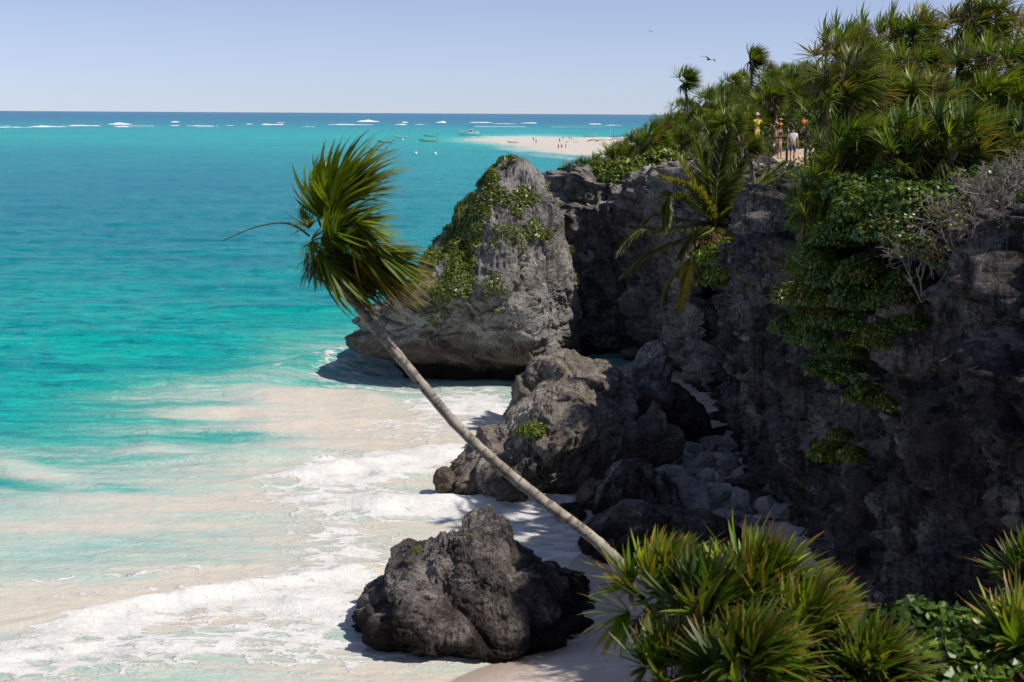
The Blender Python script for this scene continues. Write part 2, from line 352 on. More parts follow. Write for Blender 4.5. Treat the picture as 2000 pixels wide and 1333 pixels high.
def cdist(X, Y):
    d = np.full(np.shape(X), 1e9); ins = np.zeros(np.shape(X), bool); poly = np.vstack([CL[:, :2], [[400, 8], [400, 330]]])
    n_ = len(poly)
    for i in range(n_):
        a = poly[i]; b = poly[(i + 1) % n_]; ab = b - a
        if i < len(CL) - 1:
            t_ = np.clip(((X - a[0]) * ab[0] + (Y - a[1]) * ab[1]) / (ab @ ab), 0, 1)
            d = np.minimum(d, np.hypot(X - a[0] - t_ * ab[0], Y - a[1] - t_ * ab[1]))
        c = ((a[1] > Y) != (b[1] > Y)) & (X < (b[0] - a[0]) * (Y - a[1]) / (b[1] - a[1] + 1e-12) + a[0]); ins ^= c
    return np.where(ins, d, -d)
def H(X, Y):      # height of the clifftop
    X = np.asarray(X, float); Y = np.asarray(Y, float)
    near = 9.6 + sstep(5, 11, X) * 0.9 + 0.20 * np.maximum(0, X - 11) * sstep(64, 50, Y) + 0.35 * sstep(60, 35, Y)
    near = near + 0.13 * np.clip(Y - 72, 0, 20) * sstep(10, 14, X)
    back = np.interp(X, [3, 6, 10, 13, 16, 20], [8.7, 9.2, 10.9, 12.4, 13.6, 14.2]) - 0.03 * np.clip(Y - 100, 0, 150)
    z = near + (back - near) * sstep(78, 92, Y)
    return z + 0.45 * fbm(np.stack([X * 0.35, Y * 0.35, X * 0], -1), 4, 5)

# ------------------------------------------------------------------ sea
def ell(px, py, cx, cy, rx, ry, ang=0.0, p=1.0):
    a = math.radians(ang); dx = px - cx; dy = py - cy
    u = dx * math.cos(a) + dy * math.sin(a); v = -dx * math.sin(a) + dy * math.cos(a)
    return np.exp(-((u / rx) ** 2 + (v / ry) ** 2) ** p)
cols_ = np.concatenate([np.linspace(-9000, -900, 25)[:-1], np.linspace(-900, -160, 40)[:-1], np.arange(-160, 1660, 3.6), np.linspace(1664, 2400, 60), np.linspace(2500, 9000, 20)])
dep = np.concatenate([[0.25, 0.7, 1.5, 3], np.arange(5, 60, 2.2), np.arange(60, 1190, 2.2), np.arange(1195, 1700, 25), np.linspace(1750, 6000, 12)])
TX = (cols_ - 1000) / F
Yr = 13.0 * F / dep
GX = TX[None, :] * Yr[:, None]; GY = np.repeat(Yr[:, None], len(cols_), 1)
PX = np.repeat(cols_[None, :], len(dep), 0)
PY = YH + dep[:, None] + (PX - 1000) * 0.0058 * 1.0
wpt = np.stack([GX * 0.10, GY * 0.22, GX * 0], -1)
wx = fbm(wpt, 4, 3) * 160; wy = fbm(wpt, 4, 9) * 60
px = PX + wx; py = PY + wy * np.clip(dep[:, None] / 800, 0.1, 1.0)
# suspended sand: boundary between clear and milky water
bnd = np.interp(PX, [-600, 0, 150, 300, 420, 520, 650, 800, 1000, 1600], [1010, 965, 920, 880, 850, 795, 765, 760, 760, 740])
silt = sstep(-150, 150, py - bnd) * (0.46 + 0.10 * sstep(300, 700, PX))
silt += 0.16 * sstep(-240, -60, py - bnd)
silt += 0.5 * ell(px * .3 + PX * .7, PY + wy * .2, 620, 790, 140, 22, 2, 1.5) + 0.42 * ell(px * .3 + PX * .7, PY + wy * .2, 430, 816, 150, 14, -1, 1.6) + 0.42 * ell(px * .3 + PX * .7, PY + wy * .2, 650, 842, 160, 19, 0, 1.5)
silt += 0.34 * ell(px * .3 + PX * .7, PY + wy * .25, 30, 932, 130, 20, 12, 1.5) + 0.25 * ell(px, PY, 280, 888, 90, 8, 0, 1.5)
silt += 0.16 * ell(px, py, 300, 1000, 420, 45, -2, 1.5) + 0.34 * ell(px, PY, 330, 1205, 520, 60, -4, 2) + 0.2 * ell(px, PY, 800, 860, 200, 60, 0, 2)
silt -= 0.12 * ell(px, PY, 120, 1110, 340, 26, -4, 1.5) + 0.10 * ell(px, PY, 330, 1060, 300, 18, -3, 1.5) + 0.22 * ell(px, PY, 130, 962, 260, 12, 3, 1.5) + 0.25 * ell(px, PY, 470, 862, 220, 10, 0)
silt += 0.22 * ell(px, PY, 380, 770, 230, 22, 0, 1.5) + 0.14 * ell(PX, PY, 640, 690, 160, 24, 0)
silt += 0.45 * ell(PX, PY, 1350, 770, 150, 70, 0, 2)
silt -= 0.10 * ell(PX, PY, 720, 745, 180, 32, 4, 2)
silt = np.maximum(silt, 0.78 * sstep(-9, -2.5, GX - spoint(GY)) * (GY < 58)); silt = np.clip(silt, 0, 1.1)
# distance to the spit in the background
spx = np.interp(PX, [930, 1000, 1100, 1200, 1300, 1500], [286, 283, 287, 296, 306, 320])
spit_near = ell(PX, PY, 1170, 288, 210, 20, 4, 2) * 0.62 + ell(PX, PY, 960, 276, 110, 7, 2, 1.2) * 0.35
silt = np.maximum(silt, spit_near)
deep = sstep(263, 229, PY + wy * 0.03 - (PX - 1000) * 0.0058) * 0.92
tone = 0.55 + 0.55 * fbm(np.stack([GX * 0.012, GY * 0.008, GX * 0], -1), 4, 21)
tone = tone + 0.45 * sstep(520, 720, py) - 0.5 * ell(PX, PY, 250, 390, 800, 130, 0, 1.5) + 0.42 * ell(PX, PY, 500, 268, 900, 22, 0, 1.3) + 0.2 * ell(PX, PY, 900, 330, 260, 50)
tone = np.clip(tone, 0, 1)
foam = np.zeros_like(PX)
for (cx, cy, rx, ry, an, am, pw) in [(930, 800, 120, 30, 0, 0.85, 1.5), (800, 850, 170, 25, 0, 0.35, 1), (720, 932, 190, 30, -7, 0.95, 1.4), (820, 905, 90, 18, -10, 0.8, 1.4), (700, 1000, 170, 26, -4, 0.6, 1),
        (860, 1012, 150, 22, 0, 0.9, 1.5), (1040, 1003, 110, 16, 0, 1.0, 2), (1060, 1060, 110, 60, 0, 0.42, 1.5), (1110, 1115, 60, 40, 0, 0.35, 1.5), (650, 1080, 130, 60, 0, 0.35, 1.3), (620, 1150, 140, 40, -10, 0.6, 1.3),
        (400, 1205, 300, 30, -9, 1.0, 1.8), (120, 1270, 220, 34, -14, 1.0, 1.8), (480, 1270, 300, 50, -8, 0.55, 1.5), (60, 1330, 260, 40, -5, 0.8, 1.5), (640, 1210, 90, 45, 0, 0.7, 1.6), (200, 1146, 260, 4, -5, 0.55, 1),
        (330, 1130, 120, 3, 0, 0.4, 1), (620, 1225, 120, 40, 0, 0.5, 1), (560, 1320, 260, 40, 0, 0.42, 1.5), (900, 1310, 240, 30, 0, 0.38, 2), (720, 735, 150, 30, 6, 0.50, 1.3), (620, 760, 160, 6, 3, 0.3, 1),
        (560, 990, 200, 10, -3, 0.28, 1), (420, 1030, 220, 6, -4, 0.25, 1), (300, 1172, 300, 8, -5, 0.3, 1), (1235, 725, 60, 14, 0, 0.5, 2), (1370, 780, 50, 60, -30, 0.6, 2), (640, 702, 70, 4, -4, 0.5, 1), (530, 738, 60, 3, 0, 0.3, 1),
        (1000, 268, 100, 3, 0, 0.6, 2), (1130, 308, 120, 3, 4, 0.5, 2), (1040, 292, 100, 5, 3, 0.5, 2)]:
    foam += am * ell(px * 0.4 + PX * 0.6, py * 0.3 + PY * 0.7 if ry > 6 else PY + wy * 0.1, cx, cy, rx, ry, an, pw)
foam += 0.55 * ell(PX, PY - PX * 0.001, 600, 246, 700, 1.6, 0, 1.5) * (fbm(np.stack([PX * .02, PX * 0, PX * 0], -1), 3, 5) > 0.0)
foam = foam * (1 + 0.5 * ell(PX, PY, 820, 960, 330, 210, 0, 2))
foam = np.clip(foam, 0, 1.25)
# wave heights: choppy further out, rolls parallel to the beach nearer
sh = sstep(-2, 14, spoint(GY) - GX)                  # 0 at the waterline
amp = np.clip(np.interp(GY, [25, 45, 70, 120, 400, 1500], [0.06, 0.16, 0.34, 0.42, 0.5, 0.6]), 0, 1) * (0.12 + 0.88 * sh)
q = np.stack([GX * 0.22 + GY * 0.03, GY * 0.50, GX * 0], -1)
GZ = amp * 1.0 * fbm(q, 5, 40, 0.55, True) + 0.8 * amp * fbm(np.stack([GX * 0.05, GY * 0.16, GX * 0], -1), 3, 44)
for (cx, cy, rx, ry, an, hh) in [(430, 808, 200, 11, -1, 0.16), (640, 782, 190, 13, 3, 0.25), (640, 834, 170, 10, 0, 0.15), (20, 930, 170, 14, 10, 0.16), (660, 716, 170, 16, -8, 1.0), (380, 748, 240, 14, 0, 0.3),
        (380, 1192, 400, 10, -9, 0.25), (860, 1000, 300, 9, -2, 0.28), (720, 925, 260, 10, -7, 0.25), (560, 905, 260, 8, 0, 0.3), (640, 610, 260, 9, 2, 0.35), (250, 660, 260, 9, 1, 0.35)]:
    GZ = GZ + hh * ell(PX, PY + wy * 0.15, cx, cy, rx, ry, an)
GZ = GZ + foam * np.clip(sh * 1.5, 0, 1) * 0.26 * (fbm(np.stack([GX * 0.9, GY * 1.6, GX * 0], -1), 4, 60) + 0.3)
GZ = GZ * np.where(GY > 1500, 0.3, 1.0)
sea = mesh('sea', np.stack([GX, GY, GZ - 0.02], -1), gridq(len(cols_), len(dep)), M_SEA, True, None, {'silt': silt, 'foam': foam, 'deep': deep, 'tone': tone})
tag(sea, kind='structure')

# surf breaking on the far reef
V = []; Q = []; rr = random.Random(4)
for (x0, x1, y0, hpx) in [(0, 58, 249, 2), (62, 122, 248, 4), (132, 195, 246, 4), (212, 257, 243, 5), (232, 250, 248, 2), (336, 346, 239, 3), (335, 350, 246, 3), (350, 425, 246.5, 2), (436, 457, 246, 2), (484, 492, 243, 2), (510, 552, 244, 4), (541, 557, 240, 1.5),
        (590, 625, 248, 1.5), (640, 728, 244, 3), (696, 742, 238, 6), (770, 795, 244, 3), (785, 797, 240, 4), (808, 832, 244, 1.5), (851, 872, 240, 7), (916, 962, 240, 4), (960, 1010, 242, 1.6), (1015, 1050, 241, 3), (1150, 1175, 243, 4), (1180, 1215, 245, 1.2)]:
    p0 = atz(x0, y0); L = (x1 - x0) * p0[1] / F; n_ = max(6, int((x1 - x0) / 3)); h = hpx * p0[1] / F * 0.5
    base = len(V)
    for i in range(n_ + 1):
        f = i / n_; e = (math.sin(math.pi * min(1, max(0, f))) ** 0.35) * (0.55 + 0.9 * rr.random() * (0.5 + 0.5 * math.sin(f * 7 + x0)))
        X = p0[0] + L * f; Yc = p0[1] + rr.uniform(-6, 6)
        for (dy, dz) in ((-14, -0.6), (-6, 0.5), (0, 1.0), (7, 0.55), (16, -0.6)):
            V.append((X, Yc + dy * (0.5 + e), max(-0.6, h * e * dz) if dz > 0 else -0.6))
    for i in range(n_):
        for k in range(4):
            a = base + i * 5 + k; Q.append((a, a + 5, a + 6, a + 1))
tag(mesh('reef_surf', V, Q, M_FOAM), kind='structure')

# ------------------------------------------------------------------ sand
xs = np.linspace(-14, 26, 280); ys = np.linspace(17, 90, 420); X, Y = np.meshgrid(xs, ys)
d = X - spoint(Y)
Z = np.where(d > 0, 0.075 * d, 0.12 * d); Z = np.clip(Z, -3, 1.3) + 0.10 * fbm(np.stack([X * .5, Y * .5, X * 0], -1), 4, 8) * sstep(-1, 1, d) + 0.02
Z = Z - sstep(60, 66, Y) * 3
tag(mesh('beach_sand', np.stack([X, Y, Z], -1), gridq(280, 420), M_SAND), kind='structure')
def sandz(x, y):
    d = x - spoint(y); return float(np.clip(0.075 * d if d > 0 else 0.12 * d, -3, 1.3)) + 0.02
# far spit
na, nb = 240, 70
edge_n = [(905, 274), (960, 279), (1010, 288), (1060, 297), (1110, 303), (1180, 306), (1250, 318), (1330, 340), (1450, 380), (1600, 430)]
edge_f = [(905, 272.5), (960, 270), (1010, 268.5), (1100, 268), (1200, 267.5), (1260, 266), (1330, 265), (1450, 262), (1600, 260)]
pxs = np.linspace(905, 1590, na); V = np.zeros((nb, na, 3))
en = np.interp(pxs, *zip(*edge_n)); ef = np.interp(pxs, *zip(*edge_f))
for j in range(nb):
    f = j / (nb - 1); f2 = 1 / ((1 - f) / (ef - 224) + f / (en - 224)) + 224 if False else ef + (en - ef) * f
    for i in range(na):
        p = atz(pxs[i], f2[i]); V[j, i] = (p[0], p[1], 0)
hh = np.sin(np.linspace(0, np.pi, nb))[:, None] ** 0.6 * np.interp(pxs, [905, 1000, 1150, 1590], [0.3, 0.7, 1.4, 2.6])[None, :]
V[..., 2] = hh - 0.25 + 0.35 * fbm(np.stack([V[..., 0] * .06, V[..., 1] * .02, V[..., 0] * 0], -1), 4, 2)
tag(mesh('sand_spit', V, gridq(na, nb), M_SPIT), kind='structure')
def spitz(px_, py_):
    p = atz(px_, py_, 0.7); return p

# ------------------------------------------------------------------ cliffs
def cliff_part(name, i0, i1, mat, seed, ov, ext0=0.0):
    pts = CL[i0:i1 + 1]; seg = np.hypot(np.diff(pts[:, 0]), np.diff(pts[:, 1])); s = np.concatenate([[0], np.cumsum(seg)])
    L = s[-1]; nu = int(min(900, L / 0.085)); nv = 170
    ss = np.linspace(0, L, nu)
    def sm(a, k):
        kk = max(3, int(k / (L / nu))) | 1; ker = np.hanning(kk + 2)[1:-1]; ker /= ker.sum(); return np.convolve(np.pad(a, kk // 2, mode='edge'), ker, 'valid')
    x = sm(np.interp(ss, s, pts[:, 0]), 2.2); y = sm(np.interp(ss, s, pts[:, 1]), 2.2); zt = sm(np.interp(ss, s, pts[:, 2]), 2.2)
    tx = np.gradient(x); ty = np.gradient(y); l = np.hypot(tx, ty); nx, ny = ty / l, -tx / l      # outward: travelling far->near with land on the left-hand... 
    # make sure the normal points to the sea
    if cdist(np.array([x[nu // 2] + nx[nu // 2]]), np.array([y[nu // 2] + ny[nu // 2]]))[0] > 0: nx, ny = -nx, -ny
    v = np.linspace(0, 1, nv); zb = -1.2
    wallf = np.clip(v / 0.86, 0, 1); inn = np.clip((v - 0.86) / 0.14, 0, 1)
    Zg = zb + (zt[None, :] - zb) * wallf[:, None]
    off = ov(ss / L, Zg / zt[None, :], y[None, :])
    X = x[None, :] + nx[None, :] * off; Y = y[None, :] + ny[None, :] * off
    X = X - nx[None, :] * inn[:, None] * 2.6; Y = Y - ny[None, :] * inn[:, None] * 2.6
    # rounded top edge
    Zg = Zg + 0.35 * np.sin(inn * math.pi / 2)[:, None]
    ed = np.stack([x * .8, y * .8, x * 0], -1); Zg = Zg + (1.5 * fbm(ed, 4, seed + 20))[None, :] * sstep(0.5, 1.0, v)[:, None]
    P = np.stack([X, Y, Zg], -1)
    w = fbm(P * 0.45, 3, seed + 5)[..., None] * 1.6
    dsp = 2.6 * fbm(P * np.array([.32, .32, .22]), 4, seed) + 1.2 * fbm((P + w) * np.array([.9, .9, .45]), 5, seed + 1, 0.55, True)
    crack = np.clip(1 - np.abs(fbm(P * np.array([.28, .28, .05]) + w * .15, 3, seed + 7)) * 14, 0, 1); dsp -= 0.9 * crack ** 1.5
    dsp += 1.5 * blocks_(P * np.array([.5, .5, .33]) + seed, seed + 70) + 0.5 * blocks_(P * np.array([1.5, 1.5, 1.1]), seed + 75)
    dsp += 0.5 * fbm((P + w) * np.array([.35, .35, 2.4]), 4, seed + 2, 0.5, True) + 0.4 * fbm(P * 3.3, 4, seed + 3, 0.6, True)
    fade = 1 - 0.75 * inn[:, None]
    X = X + nx[None, :] * dsp * fade; Y = Y + ny[None, :] * dsp * fade; Zg = Zg + 0.35 * dsp * (0.3 + inn[:, None]) * 0.8
    o = mesh(name, np.stack([X, Y, Zg], -1), gridq(nu, nv), mat); return tag(o, kind='structure')
def ov_back(s, h, y):
    return 0.6 + 0.75 * sstep(0.15, 0.75, h) - 0.9 * sstep(0.20, 0.0, h) + 0 * y
def ov_near(s, h, y):
    b = sstep(56, 50, y) * sstep(40, 46, y)
    return 0.35 + (0.15 + 0.6 * b) * sstep(0.0, 0.55, h) + 0.30 * b * sstep(0.45, 0.62, h) - 0.45 * sstep(0.85, 1.0, h) + 0.5 * sstep(0.2, 0.6, h) * sstep(42, 36, y) + 1.0 * sstep(36, 32, y) * (sstep(.60, .70, h) - .6 * sstep(.78, .95, h))
cliff_part('back_cliff', 1, 9, M_BACK, 10, ov_back)
cliff_part('near_cliff', 8, 19, M_CLIFF, 30, ov_near)

# clifftop ground
xs = np.concatenate([np.linspace(0, 40, 260), np.linspace(41, 320, 40)]); ys = np.concatenate([np.linspace(6, 115, 420), np.linspace(117, 330, 50)])
X, Y = np.meshgrid(xs, ys); D = cdist(X, Y); Z = H(X, Y); Z = np.where(D < 0.9, -3 + (Z + 2.2) * sstep(0.4, 0.9, D), Z - 0.25 * sstep(2.5, 0.9, D))
tag(mesh('clifftop_ground', np.stack([X, Y, Z], -1), gridq(300, 470), M_SOIL), kind='structure')
# path across the clifftop, 4 cm proud of the ground
cp = np.array([(13.0, 66.5), (13.3, 67.6), (13.7, 69), (14.3, 72.5), (15.6, 75.5), (17.6, 77.6), (21, 79)]); wd = np.array([0.8, 1.6, 2.2, 2.2, 1.8, 1.5, 1.4])
ii = np.linspace(0, len(cp) - 1, 90); cx = np.interp(ii, range(7), cp[:, 0]); cy = np.interp(ii, range(7), cp[:, 1]); cw = np.interp(ii, range(7), wd)
tx = np.gradient(cx); ty = np.gradient(cy); l = np.hypot(tx, ty); vv = np.linspace(-1, 1, 15)
X = cx[:, None] + (ty / l * cw)[:, None] * vv[None, :]; Y = cy[:, None] - (tx / l * cw)[:, None] * vv[None, :]
Z = H(X, Y) + 0.10 - 0.16 * np.abs(vv[None, :]) ** 4
tag(mesh('sandy_path', np.stack([X, Y, Z], -1), gridq(15, 90), M_PATH), kind='structure')
def pathz(x, y): return float(H(x, y)) + 0.10

# slope below the camera that carries the foreground palmettos
xs = np.linspace(-12, 26, 200); ys = np.linspace(-14, 27, 200); X, Y = np.meshgrid(xs, ys)
def HF(X, Y):
    z1 = np.interp(Y, [-14, 2, 11.5, 17, 24, 27], [11.3, 11.2, 7.2, 5.4, 0.5, -1.0]); z0 = np.interp(Y, [-14, 1.0, 6, 12, 27], [11.2, 10.9, 5.5, 1.0, -1.5])
    z2 = z1 + np.interp(X, [1, 8, 20], [0, 0.0, 2.0]) * sstep(22, 10, Y)
    return z0 + (z2 - z0) * sstep(0.75, 1.5, X + 0.4 * fbm(np.stack([X * .6, Y * .6, X * 0], -1), 3, 77))
Z = HF(X, Y) + 0.3 * fbm(np.stack([X, Y, X * 0], -1), 4, 78)
tag(mesh('foreground_slope', np.stack([X, Y, Z], -1), gridq(200, 200), M_SOIL), kind='structure')

# ------------------------------------------------------------------ rocks
def rock(name, outline, c, Yd, T, seed, mat, nu=420, nv=260, lean=0.0, notch=None, amp=1.0, p=2.5, cell=1.0, label=None, cat='rock', group=None, kind=None, shift=(0, 0)):
    outline = [(a + shift[0], b_ + shift[1]) for a, b_ in outline]; c = (c[0] + shift[0], c[1] + shift[1])
    C = at(c[0], c[1], Yd); O = np.array([at(a, b_, Yd) for a, b_ in outline]) - C
    th = np.arctan2(O[:, 2], O[:, 0]); R = np.hypot(O[:, 0], O[:, 2]); o = np.argsort(th); th = th[o]; R = R[o]
    th = np.concatenate([th - 2 * math.pi, th, th + 2 * math.pi]); R = np.concatenate([R, R, R])
    a = np.linspace(0, 2 * math.pi, nu, endpoint=False)[None, :]; e = np.linspace(-math.pi / 2 + .001, math.pi / 2 - .001, nv)[:, None]
    nx = np.cos(e) * np.cos(a); ny = np.cos(e) * np.sin(a); nz = np.sin(e) + 0 * a
    cc = np.hypot(nx, nz); t_ = np.arctan2(nz, nx); Ri = np.interp(t_.ravel(), th, R).reshape(t_.shape)
    w = sstep(0.0, 0.75, cc); Re = R[:len(O)].mean() * (1 - w) + Ri * w
    k = 1 / (cc ** p + np.abs(ny) ** p) ** (1 / p)
    T0 = T
    n3 = np.stack([nx, ny, nz], -1)
    size = R.mean()
    q = np.stack([Re * nx * k, T * ny * k, Re * nz * k], -1)
    w3 = fbm(q * (0.7 / cell) + seed, 3, seed + 4)[..., None] * 1.5 * cell
    low = fbm(q * (0.75 / cell) + 5, 3, seed)
    low = low * (0.2 + 0.8 * np.clip(np.abs(ny) * 1.4, 0, 1))          # keep the outline, shape the face
    mid = fbm((q + w3) * (1.5 / cell), 5, seed + 1, 0.55, True)
    fin = fbm((q + w3 * .6) * (5.0 / cell), 4, seed + 2, 0.6, True)
    mid = mid - mid.mean(); fin = fin - fin.mean(); low = low - low.mean()
    rs = np.random.RandomState(seed + 50); pl = rs.normal(size=(16, 3)); pl /= np.linalg.norm(pl, axis=1)[:, None]; dd = rs.uniform(0.72, 1.0, 16)
    poly = np.minimum((((np.maximum(n3 @ pl.T, 0.05) / dd) ** 12).sum(-1)) ** (-1 / 12), 1.2); face = np.clip(np.abs(ny) * 1.5, 0, 1)
    T = T * (1 + (poly - 0.95) * 1.3); Re = Re * (1 + (poly - 0.95) * 0.7 * face)
    mod = np.clip(0.75 + 2.2 * fbm(q * (0.6 / cell) + 31, 3, seed + 12), 0.25, 1.4); mid = mid * mod; fin = fin * np.clip(mod, .5, 1.3)
    blk = blocks_(q * (0.42 / cell) + seed * .37, seed + 60); blk = blk - blk.mean(); blk2 = blocks_(q * (1.3 / cell) + seed, seed + 64); blk2 = blk2 - blk2.mean()
    blk = (blk * 0.9 + blk2 * 0.26) * (0.35 + 0.65 * face)
    fac = 1 + (0.9 * blk * amp * cell) / max(size, 0.1) + (0.6 * low * amp * cell + 0.42 * mid * amp * cell + 0.26 * fin * amp * cell) / max(size, 0.1)
    P = np.stack([Re * nx * k * fac, T * ny * k * fac, Re * nz * k * fac], -1) + C
    P[..., 1] += lean * (P[..., 2] - C[2])
    if notch:
        zn, kk = notch; s_ = 1 - kk * sstep(zn + 0.35, zn - 0.25, P[..., 2] + 0.4 * fbm(P * 0.6, 3, seed + 8))
        P[..., 0] = C[0] + (P[..., 0] - C[0]) * s_; P[..., 1] = C[1] + 0.6 + (P[..., 1] - C[1] - 0.6) * s_
    org = np.array([C[0], C[1], 0.0])
    ob = mesh(name, P - org, gridq(nu, nv, True), mat); ob.location = org
    ob['label'] = label; ob['category'] = cat
    if group: ob['group'] = group
    if kind: ob['kind'] = kind
    return ob, P
stack, PST = rock('sea_stack', [(1003, 316), (1022, 320), (1050, 343), (1072, 375), (1092, 410), (1102, 470), (1115, 520), (1121, 580), (1127, 640), (1128, 700), (1120, 800), (1000, 815), (880, 812), (800, 790), (752, 738),
    (722, 706), (724, 684), (701, 662), (703, 645), (735, 634), (730, 614), (748, 592), (800, 568), (838, 528), (842, 488), (862, 466), (884, 436), (892, 414), (915, 388), (935, 358), (960, 333), (985, 318)],
    (985, 590), 71, 4.6, 3, M_STACK, 760, 460, 0.12, (0.95, 0.22), 1.0, 2.4, 1.5,
    label='towering grey limestone sea stack partly covered in green plants, standing in the surf', cat='sea stack')
fboul, PFB = rock('boulder', [(683, 1160), (700, 1115), (733, 1090), (742, 1062), (775, 1044), (812, 1040), (850, 1020), (880, 1010), (930, 1004), (972, 1022), (988, 1052), (1003, 1066), (1042, 1076), (1064, 1090), (1082, 1122),
    (1100, 1150), (1130, 1168), (1155, 1190), (1184, 1230), (1160, 1300), (1050, 1345), (900, 1370), (760, 1365), (690, 1330), (683, 1290), (682, 1250), (697, 1212), (690, 1190)],
    (905, 1195), 35.2, 2.9, 21, M_DARK, 640, 380, 0.10, (0.05, 0.08), 1.0, 2.6, 0.8, shift=(16, 36),
    label='large dark jagged boulder alone in the swash at the front of the beach', cat='boulder')
rock('boulder', [(858, 935), (872, 915), (905, 880), (925, 855), (935, 836), (960, 842), (985, 825), (1000, 800), (1040, 775), (1080, 758), (1130, 750), (1180, 772), (1225, 808), (1245, 850), (1240, 900), (1215, 950),
    (1180, 1000), (1100, 1040), (1000, 1050), (930, 1030), (880, 990)], (1060, 900), 50, 3.0, 44, M_MID, 640, 380, 0.35, (0.15, 0.10), 0.9, 2.2, 0.85,
    label='broad brown ribbed boulder with one bright tuft, waves breaking at its foot', cat='boulder')
rock('boulder', [(985, 830), (1002, 780), (1015, 748), (1050, 702), (1095, 684), (1140, 700), (1200, 724), (1228, 748), (1240, 800), (1200, 880), (1090, 900), (1000, 880)], (1110, 790), 54.5, 2.2, 61, M_MID, 420, 260, 0.2, None, 1.0, 2.3, 0.8,
    label='dark rounded boulder rising just behind the broad brown boulder, below the sea stack', cat='boulder')
rock('boulder', [(1180, 810), (1200, 770), (1228, 740), (1242, 700), (1262, 674), (1288, 667), (1301, 680), (1297, 694), (1313, 702), (1306, 740), (1318, 775), (1325, 830), (1290, 880), (1220, 880)], (1262, 770), 57, 1.5, 71, M_STACK, 420, 300, 0.0, None, 0.8, 2.4, 0.6,
    label='upright pinnacle-shaped rock with a knobbly top, left of the water cleft', cat='boulder')
rock('boulder', [(1285, 810), (1300, 765), (1335, 758), (1362, 785), (1384, 835), (1375, 880), (1300, 890)], (1335, 825), 57.3, 1.3, 81, M_DARK, 300, 200, 0.0, None, 0.8, 2.4, 0.6,
    label='rounded dark brown rock between the pinnacle and the water cleft', cat='boulder')
rock('boulder', [(1215, 880), (1240, 832), (1263, 816), (1279, 790), (1290, 800), (1300, 828), (1332, 846), (1325, 890), (1270, 910), (1225, 905)], (1270, 860), 51.5, 0.9, 91, M_MID, 300, 200, 0.1, None, 0.8, 2.3, 0.45,
    label='small sunlit jagged rock with a pointed tip, in front of the pinnacle', cat='boulder')
rock('boulder', [(1160, 985), (1185, 940), (1215, 900), (1262, 905), (1305, 950), (1325, 1010), (1250, 1040), (1175, 1030)], (1240, 970), 45.2, 1.5, 101, M_DARK, 420, 260, 0.1, None, 1.0, 2.3, 0.6,
    label='dark shaded boulder touching the right foot of the broad brown boulder', cat='boulder')
rock('boulder', [(1135, 1075), (1150, 1035), (1205, 1008), (1285, 992), (1350, 1000), (1420, 1018), (1450, 1060), (1430, 1130), (1300, 1140), (1200, 1135), (1150, 1115)], (1290, 1070), 41.3, 1.6, 111, M_DARK, 480, 300, 0.15, None, 0.9, 2.3, 0.6,
    label='long low black slab of rock where the leaning trunk crosses the beach', cat='boulder')
for i, (x0, y0, w_, h_, Yd, lb, mt) in enumerate([(868, 938, 22, 26, 47.6, 'small ochre rock at the left tip of the broad brown boulder', M_MID), (1160, 972, 36, 28, 46.3, 'low brown wet rock below the broad brown boulder, right of the leaning trunk', M_MID),
        (975, 1022, 14, 6, 45.3, 'tiny brown stone awash in the foam above the front boulder, left of two', M_MID), (1008, 1042, 18, 7, 44.0, 'tiny dark stone awash in the shallows above the front boulder, right of two', M_DARK), (1110, 1002, 34, 14, 45, 'flat wet stone between the broad brown boulder and the black slab', M_DARK),
        (1118, 1225, 72, 48, 36.4, 'low dark rock lump against the right foot of the front boulder', M_DARK)]):
    rock('boulder', [(x0 + w_ * math.cos(a), y0 + h_ * math.sin(a)) for a in np.linspace(0, 6.28, 10)[:-1]], (x0, y0), Yd, w_ * Yd / F * .9, 130 + i, mt, 120, 80, 0, None, 0.7, 2.3, 0.35, label=lb)

# rubble: angular blocks
def block_mesh(seed, nu=90, nv=56):
    r = np.random.RandomState(seed); a = np.linspace(0, 2 * math.pi, nu, endpoint=False)[None, :]; e = np.linspace(-math.pi / 2 + .001, math.pi / 2 - .001, nv)[:, None]
    n3 = np.stack([np.cos(e) * np.cos(a), np.cos(e) * np.sin(a), np.sin(e) + 0 * a], -1)
    pl = r.normal(size=(11, 3)); pl /= np.linalg.norm(pl, axis=1)[:, None]; dd = r.uniform(0.60, 1.0, 11)
    dots = np.maximum(n3 @ pl.T, 0.05); rad = (((dots / dd) ** 22).sum(-1)) ** (-1 / 22)
    rad = np.minimum(rad, 1.25)
    rad = rad * (1 + 0.12 * fbm(n3 * 1.7 + seed, 4, seed) + 0.09 * fbm(n3 * 6, 4, seed + 1, .6, True))
    V = n3 * rad[..., None] * np.array([1, 0.85, 0.72])
    o = mesh('rock', V, gridq(nu, nv, True), M_RUB); return o
blocks = [block_mesh(s) for s in range(500, 508)]
rub = []
for (x0, y0, r0) in [(1312, 908, 40), (1372, 880, 29), (1428, 895, 31), (1345, 955, 52), (1398, 955, 44), (1475, 925, 42), (1440, 848, 34), (1484, 850, 34), (1395, 848, 26), (1268, 920, 30), (1450, 975, 34), (1498, 985, 36),
        (1420, 1000, 26), (1330, 1010, 30), (1270, 990, 26), (1478, 880, 30), (1245, 900, 22), (1375, 1010, 24), (1530, 1000, 30), (1450, 935, 26), (1350, 900, 20), (1500, 905, 30), (1380, 915, 22), (1300, 960, 22)]:
    rub.append((x0, y0, r0))
rr = random.Random(12)
while len(rub) < 150:
    x0 = rr.uniform(1235, 1530); y0 = rr.uniform(838, 1020)
    if x0 > 1400 + (y0 - 830) * 0.7 + 60 or x0 < 1330 - (y0 - 838) * 0.9: continue
    rub.append((x0, y0, rr.uniform(6, 15)))
rows = {}
